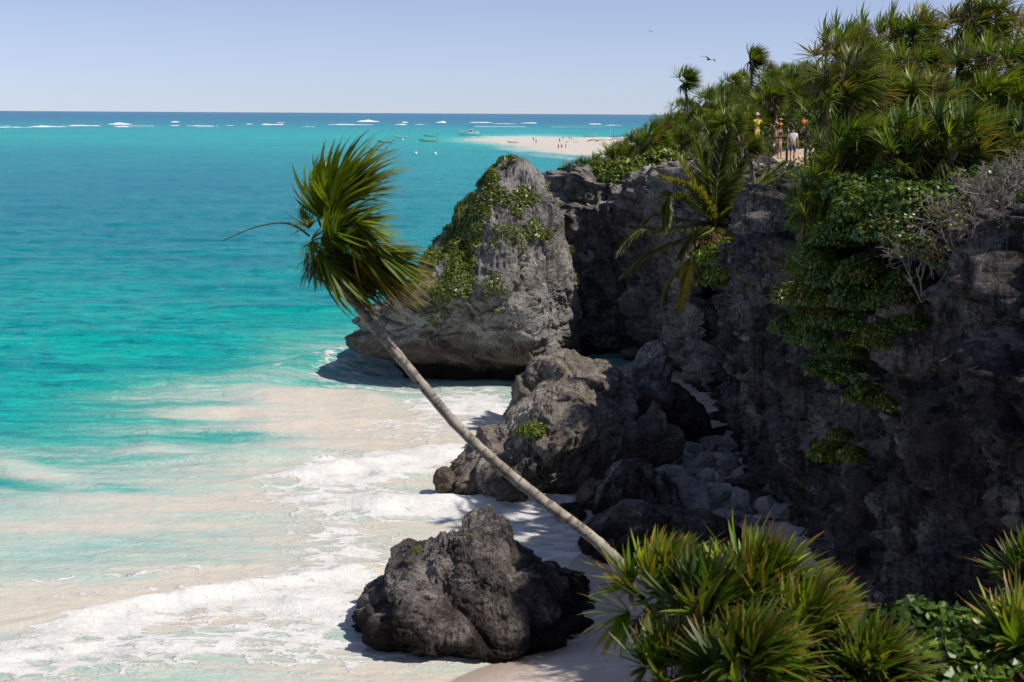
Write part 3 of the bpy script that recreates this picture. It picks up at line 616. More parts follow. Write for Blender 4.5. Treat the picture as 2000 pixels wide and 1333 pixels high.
for (x0, y0, r0) in rub:
    p = atz(x0, y0 + r0 * 0.5, 0.4); p[2] = sandz(p[0], p[1]); rad = r0 * p[1] / F * (1.0 if r0 >= 20 else 1.15)
    rows.setdefault((0 if y0 < 885 else 1 if y0 < 930 else 2 if y0 < 970 else 3, 'big' if r0 >= 20 else 'small'), []).append((x0, p, rad))
first = {}
for key, lst in rows.items():
    lst.sort(key=lambda q: q[0]); rn = ['back', 'second', 'third', 'front'][key[0]]
    for i, (x0, p, rad) in enumerate(lst):
        k = rr.randrange(8); b0 = blocks[k]
        if k not in first: o = b0; first[k] = 1
        else: o = b0.copy(); COL.objects.link(o)
        o.location = (p[0], p[1], p[2] + rad * 0.35); o.rotation_euler = (rr.uniform(-.5, .5), rr.uniform(-.5, .5), rr.uniform(0, 6.28)); s_ = rad * rr.uniform(.9, 1.1); o.scale = (s_, s_, s_ * rr.uniform(.85, 1.1))
        nm = 'large grey block' if key[1] == 'big' else 'small grey stone'
        tag(o, f'{nm} in the {rn} rubble row, {ordn(i)}', 'rock', 'rubble blocks at the foot of the cliff')
for k in range(8):
    if k not in first: bpy.data.objects.remove(blocks[k])

# ------------------------------------------------------------------ plants
GREEN = [(0.11, 0.19, 0.012), (0.15, 0.24, 0.016), (0.20, 0.28, 0.02), (0.07, 0.14, 0.012)]
YEL = (0.24, 0.24, 0.02); BROWN = (0.20, 0.125, 0.075); TAN = (0.36, 0.26, 0.17); GOLD = (0.42, 0.30, 0.02)
class Ribs:
    """collects tapering leaf blades, all with K segments, and turns them into one mesh"""
    def __init__(s, K=5): s.K = K; s.P = []; s.D = []; s.L = []; s.Wd = []; s.C = []; s.T = []; s.B = []; s.R = []
    def add(s, p, d, L, w, col, tip=None, bend=(0, 0, 0), roll=0.0):
        s.P.append(p); s.D.append(d); s.L.append(L); s.Wd.append(w); s.C.append(col); s.T.append(tip if tip is not None else col); s.B.append(bend); s.R.append(roll)
    def build(s, name, mat, parent=None, origin=(0, 0, 0), wid=(0.45, 1.0, 0.95, 0.7, 0.4, 0.03)):
        K = s.K; P = np.array(s.P, float) - np.array(origin); D = np.array(s.D, float); D /= np.linalg.norm(D, axis=1)[:, None]; L = np.array(s.L)[:, None]; B = np.array(s.B, float)
        wprof = np.interp(np.linspace(0, 1, K + 1), np.linspace(0, 1, len(wid)), wid); Rr = np.array(s.R)[:, None]
        up = np.array([0, 0, 1.0]); V = np.zeros((len(P), K + 1, 2, 3)); Cc = np.zeros((len(P), K + 1, 2, 3)); C0 = np.array(s.C); C1 = np.array(s.T); Wd = np.array(s.Wd)[:, None]
        for k in range(K + 1):
            sd_ = np.cross(D, up); nl = np.linalg.norm(sd_, axis=1)[:, None]; sd_ = np.where(nl > 1e-3, sd_ / np.maximum(nl, 1e-3), [1, 0, 0]); nn = np.cross(sd_, D)
            sd_ = sd_ * np.cos(Rr) + nn * np.sin(Rr)
            w = Wd * wprof[k] * 0.5; V[:, k, 0] = P - sd_ * w; V[:, k, 1] = P + sd_ * w
            f = max(0.0, (k / K - 0.55) / 0.45) ** 1.3; Cc[:, k] = (C0 * (1 - f) + C1 * f)[:, None, :]
            D = D + B * (0.5 + k / K) / K; D /= np.linalg.norm(D, axis=1)[:, None]; P = P + D * L / K
        n_ = len(P); base = (np.arange(n_) * (K + 1) * 2)[:, None]; kk = np.arange(K)[None, :] * 2
        a = base + kk; Q = np.stack([a, a + 1, a + 3, a + 2], -1).reshape(-1, 4)
        return mesh(name, V.reshape(-1, 3), Q, mat, True, parent, None, Cc.reshape(-1, 3))
def nrm(v): v = np.asarray(v, float); return v / max(1e-9, np.linalg.norm(v))
def fan_leaf(R, hub, fwd, size, spread, rnd, nb=20, wind=(0.5, 0.1, 0), droop=0.35, col=None, tip=BROWN, wide=0.055, stem=None, tipc=0.75, face=None):
    fwd = nrm(fwd); a = nrm([rnd.uniform(-1, 1), rnd.uniform(-1, 1), rnd.uniform(-1, 1)]) if face is None else nrm(face)
    lat = np.cross(fwd, a); lat = nrm(lat); up = np.cross(lat, fwd)
    if stem is not None:
        st, L0 = np.array(stem, float), np.linalg.norm(np.array(hub) - np.array(stem)); R.add(st, np.array(hub) - st, L0, size * 0.028, (0.16, 0.17, 0.03), None, (0, 0, 0))
    base = np.array(col if col is not None else GREEN[rnd.randrange(4)], float) * rnd.uniform(0.75, 1.25)
    for i in range(nb):
        t_ = (i + 0.5) / nb * 2 - 1; ang = t_ * spread; d = fwd * math.cos(ang) + lat * math.sin(ang) + up * (0.18 * rnd.uniform(-1, 1) + 0.15 * abs(t_))
        L = size * (1 - 0.28 * abs(t_) ** 2) * rnd.uniform(0.85, 1.08)
        c = base * rnd.uniform(0.8, 1.2); tp = np.array(tip) * rnd.uniform(0.7, 1.2) if rnd.random() < tipc else c * 1.3
        bend = np.array(wind) * rnd.uniform(0.5, 1.3) + np.array([0, 0, -droop * rnd.uniform(0.4, 1.5)])
        R.add(np.array(hub) + d * size * 0.02, d, L, size * wide * rnd.uniform(0.8, 1.2), np.clip(c, 0, 1), np.clip(tp, 0, 1), bend, rnd.uniform(-0.5, 0.5))
def tube(name, pts, rad, mat, parent=None, nseg=10, origin=(0, 0, 0), bumpy=0.0, seed=0):
    pts = np.array(pts, float) - np.array(origin); n_ = len(pts); T = np.gradient(pts, axis=0); T /= np.linalg.norm(T, axis=1)[:, None]
    ref = np.array([0.13, 1, 0.21]); A = np.cross(T, ref); A /= np.linalg.norm(A, axis=1)[:, None]; B = np.cross(T, A); a = np.linspace(0, 2 * math.pi, nseg, endpoint=False)
    rad = np.asarray(rad, float).reshape(-1)[:, None, None] * np.ones((n_, 1, 1)); V = pts[:, None, :] + rad * (A[:, None, :] * np.cos(a)[None, :, None] + B[:, None, :] * np.sin(a)[None, :, None])
    if bumpy: V = V + (V - pts[:, None, :]) * (bumpy * fbm(V * 9 + seed, 3, seed))[..., None]
    sl = np.concatenate([[0], np.cumsum(np.linalg.norm(np.diff(pts, axis=0), axis=1))]); o = mesh(name, V, gridq(nseg, n_, True), mat, True, parent)
    av = o.data.attributes.new('along', 'FLOAT_VECTOR', 'POINT'); vv_ = np.zeros((n_, nseg, 3), np.float32); vv_[..., 0] = sl[:, None]; vv_[..., 1] = np.cos(a)[None, :] * 0.03; av.data.foreach_set('vector', vv_.ravel()); return o
def spline(P, n_=30):
    P = np.array(P, float); t_ = np.linspace(0, len(P) - 1, n_); out = []
    for u in t_:
        i = min(int(u), len(P) - 2); f = u - i; p0 = P[max(i - 1, 0)]; p1 = P[i]; p2 = P[i + 1]; p3 = P[min(i + 2, len(P) - 1)]
        out.append(0.5 * (2 * p1 + (p2 - p0) * f + (2 * p0 - 5 * p1 + 4 * p2 - p3) * f * f + (3 * p1 - p0 - 3 * p2 + p3) * f ** 3))
    return np.array(out)

# --- the leaning palm in front
YP = 15.6
def pp(x, y, dy=0.0): return at(x, y, YP + dy)
base = pp(1310, 1192)
lp = empty('leaning_palm', base); tag(lp, 'tall slender palm leaning far left over the water, crown blown sideways by wind', 'palm tree')
root_ = base + np.array([0.5, 0.1, 0]); root_[2] = float(HF(root_[0], root_[1])) - .2; base0 = base.copy(); tr = spline([root_, base0, pp(1217, 1106), pp(1150, 1045), pp(1060, 978), pp(975, 909), pp(890, 829), pp(815, 740), pp(745, 655), pp(700, 600), pp(655, 540), pp(640, 505)], 90)
rad = np.interp(np.linspace(0, 1, 90), [0, .18, .5, .8, .88, .94, 1], np.array([13.5, 12.5, 10.5, 9, 10, 13, 11]) * YP / F)
rad = rad * (1 + 0.05 * np.sin(np.arange(90) * 2.1))
tube('trunk', tr, rad, M_BARK, lp, 16, base, 0.25, 3)
R = Ribs(6); rnd = random.Random(5); PM = YP / F; heart = pp(640, 500)
VIEW = np.array([0, -1, 0])
for (hx, hy, ang, ln, spr, kind, k) in [(640, 430, 82, 165, 42, 'g', 2), (650, 405, 66, 160, 34, 'g', 2), (668, 395, 60, 160, 30, 'y', 2), (628, 420, 97, 130, 30, 'g', 2), (655, 420, 75, 140, 45, 'g', 2), (690, 385, 28, 85, 40, 'y', 1), (680, 430, -10, 95, 50, 'g', 2),
        (690, 430, -48, 105, 45, 'y', 2), (606, 442, 135, 52, 60, 'd', 2), (640, 460, 20, 135, 60, 'g', 3), (650, 470, 45, 110, 60, 'g', 2), (690, 478, -8, 125, 45, 'g', 2), (735, 482, -24, 125, 36, 'g', 2), (715, 492, -32, 140, 40, 't', 3), (690, 500, -46, 140, 42, 't', 2),
        (665, 505, -60, 115, 45, 'y', 2), (618, 492, -112, 70, 50, 'd', 2), (604, 478, -135, 45, 60, 'd', 1), (640, 500, -20, 150, 55, 'd', 2), (690, 470, -62, 120, 16, 'G', 2), (700, 520, -36, 150, 30, 't', 2), (650, 450, 0, 120, 70, 'd', 2), (630, 465, 70, 80, 60, 'd', 3), (620, 480, 10, 90, 70, 'y', 3), (625, 500, -60, 80, 60, 'd', 2), (700, 495, -28, 150, 34, 't', 2)]:
    for j in range(k):
        dy = rnd.uniform(-0.35, 0.35); a = math.radians(ang + rnd.uniform(-9, 9)); h = pp(hx + rnd.uniform(-14, 14), hy + rnd.uniform(-12, 12), dy)
        fw = r_ * math.cos(a) + np.array([0, 0, 1]) * math.sin(a) + np.array([0, rnd.uniform(-.35, .35), 0])
        col = {'g': ((0.13, 0.23, 0.015), (0.19, 0.29, 0.02))[rnd.randrange(2)], 'y': (0.27, 0.32, 0.03), 'd': GREEN[0], 't': (0.20, 0.21, 0.03), 'G': GOLD}[kind]
        tip = {'g': (0.20, 0.22, 0.03), 'y': (0.33, 0.31, 0.05), 'd': BROWN, 't': (0.40, 0.27, 0.19), 'G': GOLD}[kind]
        fan_leaf(R, h, fw, ln * PM * 1.05, math.radians(spr + 12), rnd, 22, (0.8, 0, 0.0), 0.5, col, tip, 0.068, heart, 0.8, VIEW * 0.8 + np.array([rnd.uniform(-1, 1), 0, rnd.uniform(-1, 1)]))
R.build('crown', M_LEAF, lp, base)
R = Ribs(5)
for i in range(90):
    s0 = pp(rnd.uniform(625, 690), rnd.uniform(505, 560), rnd.uniform(-.12, .12)); a = math.radians(rnd.uniform(-68, -20)); ln = rnd.uniform(50, 130)
    c = np.array(BROWN) * rnd.uniform(.5, 1.5); R.add(s0, r_ * math.cos(a) + np.array([0, rnd.uniform(-.4, .4), math.sin(a)]), ln * PM, 6 * PM, c, c * 1.4, (0.5, 0, 0.1), rnd.uniform(-1, 1))
for i in range(34):
    s0 = pp(rnd.uniform(600, 640), rnd.uniform(480, 520), rnd.uniform(-.12, .12)); a = math.radians(rnd.uniform(-130, -75)); c = np.array([.07, .06, .03]) * rnd.uniform(.6, 1.6)
    R.add(s0, r_ * math.cos(a) + np.array([0, rnd.uniform(-.4, .4), math.sin(a)]), rnd.uniform(30, 75) * PM, 6 * PM, c, c * 1.5, (0.3, 0, -0.3), rnd.uniform(-1, 1))
R.build('dead_skirt', M_LEAF, lp, base)
st = spline([pp(605, 462), pp(575, 441), pp(540, 436), pp(490, 447), pp(432, 472)], 30); tube('flower_stalk', st, np.linspace(2.6, 1.0, 30) * PM, M_BARKD, lp, 6, base)
st2 = spline([pp(700, 600, -.1), pp(745, 620, -.1), pp(820, 647, -.1)], 20); tube('flower_stalk', st2, np.linspace(1.6, .8, 20) * PM, M_BARKD, lp, 6, base)

# --- fan palms: variants whose meshes are shared
WIND = np.array([0.55, 0.1, 0.05])
def palm_proto(seed, nleaf=26, R0=1.15, dead=0.12, wind=1.0, height=1.2, dense=20, skirt=17):
    rnd = random.Random(seed); root = empty('thatch_palm', (0, 0, 0)); top = np.array([0.1 * height, 0, height])
    tube('trunk', spline([(0, 0, -0.7 if height < 1 else -2.6), (0.02 * height, 0.03, height * .5), top], 10), np.linspace(0.085, 0.07, 10), M_BARKD, root, 7)
    R = Ribs(4)
    for i in range(nleaf):
        el = math.radians(88 - 125 * (i / nleaf) ** 0.85 + rnd.uniform(-8, 8)); az = i * 2.39996 + rnd.uniform(-.4, .4)
        d = np.array([math.cos(el) * math.cos(az), math.cos(el) * math.sin(az), math.sin(el)]) + WIND * wind * 0.75; d = nrm(d)
        pl = R0 * rnd.uniform(0.35, 0.6); hub = top + d * pl; fwd = nrm(d + WIND * wind * 0.5 + np.array([0, 0, -0.12]))
        u = rnd.random()
        col = GREEN[rnd.randrange(4)] if u > dead else ((0.20, 0.19, 0.03) if u > dead * 0.5 else (0.17, 0.12, 0.07))
        fan_leaf(R, hub, fwd, R0 * rnd.uniform(0.55, 0.8), math.radians(rnd.uniform(60, 105)), rnd, dense, WIND * wind * 0.8, 0.45, col, (0.26, 0.20, 0.09), 0.062, top, 0.5)
    R.build('crown', M_LEAF, root)
    R = Ribs(4)
    for i in range(skirt):
        az = rnd.uniform(0, 6.28); el = math.radians(rnd.uniform(-75, -25)); d = np.array([math.cos(el) * math.cos(az), math.cos(el) * math.sin(az), math.sin(el)]) + WIND * wind * 0.35
        fan_leaf(R, top + nrm(d) * 0.25, d, R0 * 0.6, math.radians(35), rnd, 9, WIND * wind * 0.6, 0.7, (0.17, 0.12, 0.075), TAN, 0.05)
    R.build('dead_skirt', M_LEAF, root)
    return root
PROT = [palm_proto(100 + i, 26 + 2 * (i % 3), 1.15, 0.12 + 0.07 * (i % 3), 0.75 + 0.3 * (i % 3), [0.9, 1.5, 2.3][i % 3]) for i in range(6)]
PARTS = {p.name: [c for c in bpy.data.objects if c.parent == p] for p in PROT}
used = set()
def put(proto, loc, rz, sc, label, group, cat='palm tree', tilt=(0, 0)):
    if proto.name not in used: o = proto; used.add(proto.name)
    else:
        o = proto.copy(); COL.objects.link(o)
        for ch in PARTS[proto.name]:
            c = ch.copy(); COL.objects.link(c); c.parent = o
    o.location = [float(v) for v in loc]; o.rotation_euler = (tilt[0], tilt[1], rz); o.scale = (sc, sc, sc); tag(o, label, cat, group); return o
rnd = random.Random(77)
PH = [0.9, 1.5, 2.3]
todo = {}
def crown_at(px_, py_, Y_, sc, row, gname):
    p = at(px_, py_, Y_); todo.setdefault((row, gname), []).append((px_, p, sc))
G1 = 'thatch palms on the right-hand clifftop'; G2 = 'thatch palms on the hill beyond the path'
for (x0, y0) in [(1655, 92), (1712, 96), (1795, 78), (1862, 78), (1925, 52), (1985, 85), (1760, 92), (1890, 62)]: crown_at(x0, y0, rnd.uniform(44, 50), rnd.uniform(.95, 1.15), 'along the skyline of', G1)
for (x0, y0) in [(1618, 135), (1640, 118), (1668, 150), (1730, 150), (1790, 150), (1850, 158), (1905, 140), (1962, 150), (2020, 120), (1990, 190)]: crown_at(x0, y0, rnd.uniform(40, 45), rnd.uniform(.95, 1.15), 'in the second tier of', G1)
for (x0, y0) in [(1635, 205), (1655, 180), (1700, 205), (1755, 215), (1815, 215), (1870, 225), (1930, 220), (1985, 235), (1660, 240), (1645, 260)]: crown_at(x0, y0, rnd.uniform(36, 40), rnd.uniform(.95, 1.2), 'in the middle tier of', G1)
for (x0, y0) in [(1648, 300), (1690, 290), (1745, 285), (1805, 290), (1865, 295), (1925, 300), (1985, 300), (1660, 335), (1770, 330), (1850, 330)]: crown_at(x0, y0, rnd.uniform(32, 35.5), rnd.uniform(.85, 1.1), 'in the fourth tier of', G1)
for (x0, y0) in [(1610, 375), (1648, 400), (1600, 450), (1640, 480), (1690, 450), (1598, 520), (1655, 545), (1720, 500), (1575, 400), (1620, 345), (1700, 560), (1580, 580), (1760, 590), (1672, 520), (1625, 600), (1690, 400), (1740, 440), (1800, 400)]: crown_at(x0, y0, 33.5 + (560 - y0) * 0.005, rnd.uniform(.62, .8), 'hanging over the lip of', 'palms hanging from the cliff edge')
lip = {'hanging over the lip of'}
for (row, gname), lst in todo.items():
    lst.sort(key=lambda q: q[0])
    for i, (px_, p, sc) in enumerate(lst):
        g = float(H(p[0], p[1])); need = p[2] - g
        k = 0 if need < 1.3 or row in lip else (1 if need < 2.1 else 2); k = k + 3 * rnd.randrange(2)
        if row in lip: p = p.copy(); sc2 = sc
        sc2 = sc; zb = p[2] - PH[k % 3] * sc
        if row in lip: nmz = 'small thatch palm hanging over the cliff edge'; label = f'{nmz} among the sea grapes, {ordn(i)}'
        else: label = f'thatch palm {row} the right clifftop, {ordn(i)}'
        put(PROT[k], (p[0] - 0.1 * PH[k % 3] * sc, p[1], zb), rnd.uniform(-.5, .5), sc2, label, gname)
# two lone palms standing above the hill, and one beside the path
def lone(px_, py_, bx, by, Y_, seed, label, sc=1.0, nleaf=26, wind=1.6):
    p = at(px_, py_, Y_); b_ = at(bx, by, Y_); b_[2] -= 1.2
    rnd = random.Random(seed); root = empty('thatch_palm', b_)
    L = p - b_; tube('trunk', spline([(0, 0, 0), L * 0.5 + np.array([0.08, 0, 0.1]), L], 14), np.linspace(0.10, 0.075, 14), M_BARKD, root, 8)
    R = Ribs(4)
    for i in range(nleaf):
        el = math.radians(95 - 140 * (i / nleaf) + rnd.uniform(-8, 8)); az = i * 2.39996
        d = nrm(np.array([math.cos(el) * math.cos(az), math.cos(el) * math.sin(az), math.sin(el)]) + np.array([1, .1, .1]) * wind * 0.5)
        hub = L + d * 0.26 * sc * rnd.uniform(.4, 1); brown = el < 0.1
        fan_leaf(R, hub, nrm(d + np.array([.5, 0, 0])), 0.72 * sc, math.radians(65), rnd, 16, (0.6, 0, 0), 0.25, (0.15, 0.12, 0.05) if brown and rnd.random() < .6 else GREEN[rnd.randrange(3)], BROWN, 0.07, L, .5)
    R.build('crown', M_LEAF, root); tag(root, label, 'palm tree'); return root
lone(1335, 160, 1345, 206, 96, 301, 'small lone palm with bent trunk on the skyline, left of the dark bird', 1.6, 30, 1.5)
lone(1466, 120, 1466, 150, 92, 302, 'lone palm on the skyline right of the dark bird, leaves blown right', 1.6, 32, 1.6)
lone(1460, 292, 1478, 372, 54, 303, 'slender palm on a thin trunk in front of the walkers, left of them', 0.95, 26, 1.5)
lone(1512, 190, 1514, 262, 82, 304, 'palm with drooping leaves behind the walkers, right of the yellow shirt', 1.1, 30, 0.2)
# hill beyond the path: scattered over the ground
pts = []
tries = 0
while len(pts) < 74 and tries < 6000:
    tries += 1; Y_ = rnd.uniform(79, 112); X_ = rnd.uniform(3.2, 27)
    if float(cdist(np.array([X_]), np.array([Y_]))[0]) < 0.6: continue
    if abs(X_ - np.interp(Y_, [75, 77.6, 79], [15.6, 17.6, 21])) < 1.7 and Y_ < 86: continue
    if any((X_ - a) ** 2 + (Y_ - b_) ** 2 < 1.9 ** 2 for a, b_, _ in pts): continue
    pts.append((X_, Y_, rnd.random()))
rows = {}
for (X_, Y_, u) in pts:
    k = (0 if u < .6 else 1) + 3 * rnd.randrange(2); sc = rnd.uniform(.8, 1.15) * (0.75 if X_ < 6 else 1); z = float(H(X_, Y_)); q = proj((X_, Y_, z + 1))
    rows.setdefault(0 if Y_ > 103 else 1 if Y_ > 95 else 2 if Y_ > 87 else 3, []).append((q[0], X_, Y_, z, k, sc))
for r0, lst in rows.items():
    lst.sort(); rn = ['farthest', 'third', 'second', 'nearest'][r0]
    for i, (_, X_, Y_, z, k, sc) in enumerate(lst): put(PROT[k], (X_, Y_, z), rnd.uniform(-.5, .5), sc, f'bushy palm, {rn} row of the hill beyond the path, {ordn(i)}', G2)
# front of the hill, left slope towards the sea stack and beside the walkers
lst = []
for (x0, y0, Y_, sc) in [(1110, 342, 79, .7), (1135, 332, 79, .7), (1160, 326, 80, .7), (1185, 314, 81, .7), (1215, 310, 81, .72), (1245, 302, 80, .75), (1150, 350, 77.8, .6), (1205, 345, 77.4, .6), (1260, 335, 77, .6), (1300, 330, 76.5, .6), (1275, 300, 80, .75), (1290, 265, 82, .85), (1315, 285, 80, .8), (1345, 270, 80, .85), (1375, 285, 79, .85), (1405, 262, 80, .9),
        (1430, 240, 82, .95), (1440, 290, 78, .85), (1395, 310, 76, .75), (1335, 320, 77, .6), (1612, 250, 70, .8), (1622, 300, 66, .8), (1420, 330, 70, .7), (1455, 345, 66, .7), (1500, 262, 83, .8), (1530, 235, 84, .9), (1548, 190, 86, 1)]:
    lst.append((x0, y0, Y_, sc))
lst.sort()
for i, (x0, y0, Y_, sc) in enumerate(lst):
    p = at(x0, y0, Y_); put(PROT[3 * (i % 2)], (p[0], p[1], p[2] - 0.9 * sc), rnd.uniform(-.5, .5), sc, f'low palm on the slope between stack and walkers, {ordn(i)}', 'low palms on the slope before the walkers')

# --- broad-leaved shrubs (sea grape): clouds of round leaves on twigs
def disc_leaf_mesh(name, n_, dims, lsize, rnd_seed, cols, parent=None, long=1.0, shell=0.55, lobes=0, updir=0.6):
    r = np.random.RandomState(rnd_seed); d = r.normal(size=(n_, 3)); d /= np.linalg.norm(d, axis=1)[:, None]; d[:, 2] = np.abs(d[:, 2]) * 1.0 - 0.25
    rad = shell + (1 - shell) * r.rand(n_) ** 0.7; lump = 1 + 0.55 * fbm(d * 2.1 + rnd_seed, 3, rnd_seed); c = d * (rad * lump)[:, None] * np.array(dims)
    nr = d + r.normal(size=(n_, 3)) * 0.55 + np.array([0, 0, updir]); nr /= np.linalg.norm(nr, axis=1)[:, None]
    a = np.cross(nr, r.normal(size=(n_, 3))); a /= np.linalg.norm(a, axis=1)[:, None]; b_ = np.cross(nr, a); s_ = lsize * r.uniform(.6, 1.25, n_)[:, None]
    ang = np.linspace(0, 2 * math.pi, 7)[:-1]; V = np.stack([c + a * s_ * math.cos(t_) * long + b_ * s_ * math.sin(t_) + nr * s_ * 0.12 * math.cos(2 * t_) for t_ in ang], 1)
    base = (np.arange(n_) * 6)[:, None]; Q = np.concatenate([base + np.array([[0, 1, 2, 3]]), base + np.array([[0, 3, 4, 5]])]);
    cc = np.array(cols)[r.randint(0, len(cols), n_)] * r.uniform(.65, 1.35, n_)[:, None]
    return mesh(name, V.reshape(-1, 3), Q, M_BUSH, False, parent, None, np.repeat(np.clip(cc, 0, 1), 6, 0))
def twigs(name, parent, seed, dims, n_=9, mat=None, r0=0.02):
    rnd = random.Random(seed); bm_V = []; Qs = []
    for i in range(n_):
        az = rnd.uniform(0, 6.28); e = rnd.uniform(.2, 1.3); end = np.array([math.cos(az) * math.cos(e) * dims[0], math.sin(az) * math.cos(e) * dims[1], math.sin(e) * dims[2]]) * .85
        P = spline([(0, 0, -0.3), end * .5 + np.array([rnd.uniform(-.1, .1), rnd.uniform(-.1, .1), 0]), end], 7)
        T = np.gradient(P, axis=0); T /= np.linalg.norm(T, axis=1)[:, None]; A = np.cross(T, [0.3, 1, .2]); A /= np.linalg.norm(A, axis=1)[:, None]; B = np.cross(T, A)
        off = len(bm_V) * 0 + sum(len(v) for v in bm_V); rr_ = np.linspace(r0, r0 * .35, 7)[:, None]
        V = np.concatenate([(P + rr_ * (A * math.cos(t_) + B * math.sin(t_)))[:, None] for t_ in (0, 1.57, 3.14, 4.71)], 1).reshape(-1, 3); bm_V.append(V); Qs.append(gridq(4, 7, True) + off)
    return mesh(name, np.concatenate(bm_V), np.concatenate(Qs), mat or M_BARKD, True, parent)
SG = [(0.06, 0.135, 0.015), (0.085, 0.18, 0.018), (0.13, 0.23, 0.022), (0.04, 0.10, 0.016)]
def shrub_proto(name, seed, n_, dims, ls, cols, long=1.0):
    root = empty(name, (0, 0, 0)); disc_leaf_mesh('foliage', n_, dims, ls, seed, cols, root, long); twigs('stem', root, seed, dims, 9)
    PARTS[root.name] = [c for c in bpy.data.objects if c.parent == root]; return root
GR = [shrub_proto('sea_grape', 700 + i, 2000, (0.95, 0.9, 0.75), 0.048, SG + [(0.16, 0.20, 0.02)] * (i % 2) + [(0.28, 0.16, 0.02)] * (i == 2)) for i in range(3)]
LT = [shrub_proto('beach_shrub', 720 + i, 900, (0.55, 0.55, 0.42), 0.034, [(0.13, 0.20, 0.015), (0.22, 0.29, 0.025), (0.09, 0.15, 0.015)], 2.0) for i in range(3)]
gl = [(1700, 385, 31.5, 1.0), (1760, 375, 31, 1.0), (1740, 430, 30.5, .9), (1690, 510, 31.5, .8), (1735, 560, 31, .75), (1800, 460, 30, .8), (1830, 370, 31, .9), (1880, 345, 31.5, .9), (1935, 340, 31, .9), (1985, 335, 31, .9), (1640, 600, 32.5, .7), (1590, 600, 33.5, .6), (1690, 610, 31.6, .65),
      (1620, 665, 33, .5), (1675, 425, 32, .8), (1570, 340, 58, .9), (1545, 350, 58, .8), (1560, 640, 34.5, .45), (1605, 560, 33, .7), (1660, 350, 33, .8), (1720, 640, 31, .7), (1780, 600, 30.6, .65), (1680, 560, 31.6, .8), (1760, 550, 30.6, .7), (1550, 560, 38, .8), (1545, 620, 38, .7), (1610, 640, 33.4, .8), (1650, 690, 32.4, .6), (1850, 405, 30, .7), (1910, 395, 30, .7), (1965, 400, 29.6, .7), (2005, 390, 29.5, .8), (1850, 480, 29.8, .5), (1620, 640, 32.8, .6), (1570, 500, 36, .7), (1665, 660, 31.8, .6), (1780, 520, 30.5, .6), (1600, 480, 33, .7), (1640, 520, 32.5, .8), (1580, 420, 40, .8), (1600, 700, 33.5, .5), (1740, 620, 30.8, .55), (1590, 380, 42, .8), (1640, 440, 32.6, .8), (1740, 330, 33, .8), (1840, 420, 30.5, .6)]
gl.sort()
for i, (x0, y0, Y_, sc) in enumerate(gl):
    p = at(x0, y0, Y_); put(GR[i % 3], p - np.array([0, 0, 0.3]), rnd.uniform(0, 6), sc, f'round-leaved sea grape on the right cliff edge, {ordn(i)}', 'sea grapes along the right cliff edge', 'shrub')
ll = [(x_, y_ - (16 if x_ < 1340 else 6), d_, c_ * (1.45 if x_ < 1340 else 1.15)) for x_, y_, d_, c_ in [(1100, 375, 77.5, 1.1), (1125, 370, 77.3, 1.2), (1150, 352, 78, 1.4), (1185, 345, 78, 1.5), (1220, 340, 77.5, 1.5), (1255, 335, 77, 1.4), (1290, 315, 77, 1.3), (1095, 400, 77, .9), (1105, 415, 76.6, 1.0), (1130, 395, 76.8, 1.3), (1160, 380, 76.9, 1.2), (1200, 362, 76.5, 1.3), (1090, 385, 78, 1.0), (1235, 352, 76, 1.0), (1520, 392, 50.5, 1.1), (1550, 390, 49.5, 1.2), (1465, 400, 52, .8), (1480, 395, 52, 1.2), (1500, 385, 51, 1.0), (1540, 378, 50, 1.1), (1400, 500, 54, 1.6), (1420, 530, 53.5, 1.4), (1395, 545, 54, 1.1), (1430, 480, 54, 1.1)]]
ll.sort()
for i, (x0, y0, Y_, sc) in enumerate(ll):
    p = at(x0, y0, Y_); put(LT[i % 3], p - np.array([0, 0, 0.2]), rnd.uniform(0, 6), sc, f'low bright green shrub along the back cliff edge, {ordn(i)}', 'low shrubs on the cliff edges', 'shrub')
ml = [(1700, 775, 33.6, 1.3), (1672, 725, 34, .9), (1625, 885, 37.5, 1.2), (1665, 890, 36.8, .8), (1492, 725, 45.5, .7), (1580, 945, 38.5, .6), (1740, 790, 32.8, .8), (1520, 865, 44.5, .5), (1640, 740, 34, .8), (1700, 700, 33.4, .9), (1560, 700, 38, .7), (1530, 640, 42, .8), (1500, 600, 46, .8), (1600, 760, 36, .6), (1560, 800, 39, .5), (1640, 850, 37, .7)]
ml.sort()
for i, (x0, y0, Y_, sc) in enumerate(ml):
    p = at(x0, y0, Y_)
    # push onto the face of the wall
    X_ = float(np.interp(p[1], CL[::-1, 1], CL[::-1, 0])) - 1.0; k_ = X_ / p[0]; p2 = at(x0, y0, p[1] * min(1.15, max(.85, k_)))
    put(LT[i % 3], p2, rnd.uniform(0, 6), sc, f'mossy tuft on the dark right cliff face, {ordn(i)}', 'green tufts on the dark cliff face', 'shrub')
for (x0, y0, Y_, sc, lb) in [(1036, 842, 46.9, 1.0, 'bright yellow-green tuft on the sunlit broad brown boulder'), (812, 1075, 34.3, .30, 'small green tuft on the left shoulder of the front boulder'), (905, 1045, 34.8, .16, 'tiny green sprig near the top of the front boulder')]:
    put(LT[0], at(x0, y0, Y_), 0, sc, lb, None, 'shrub')

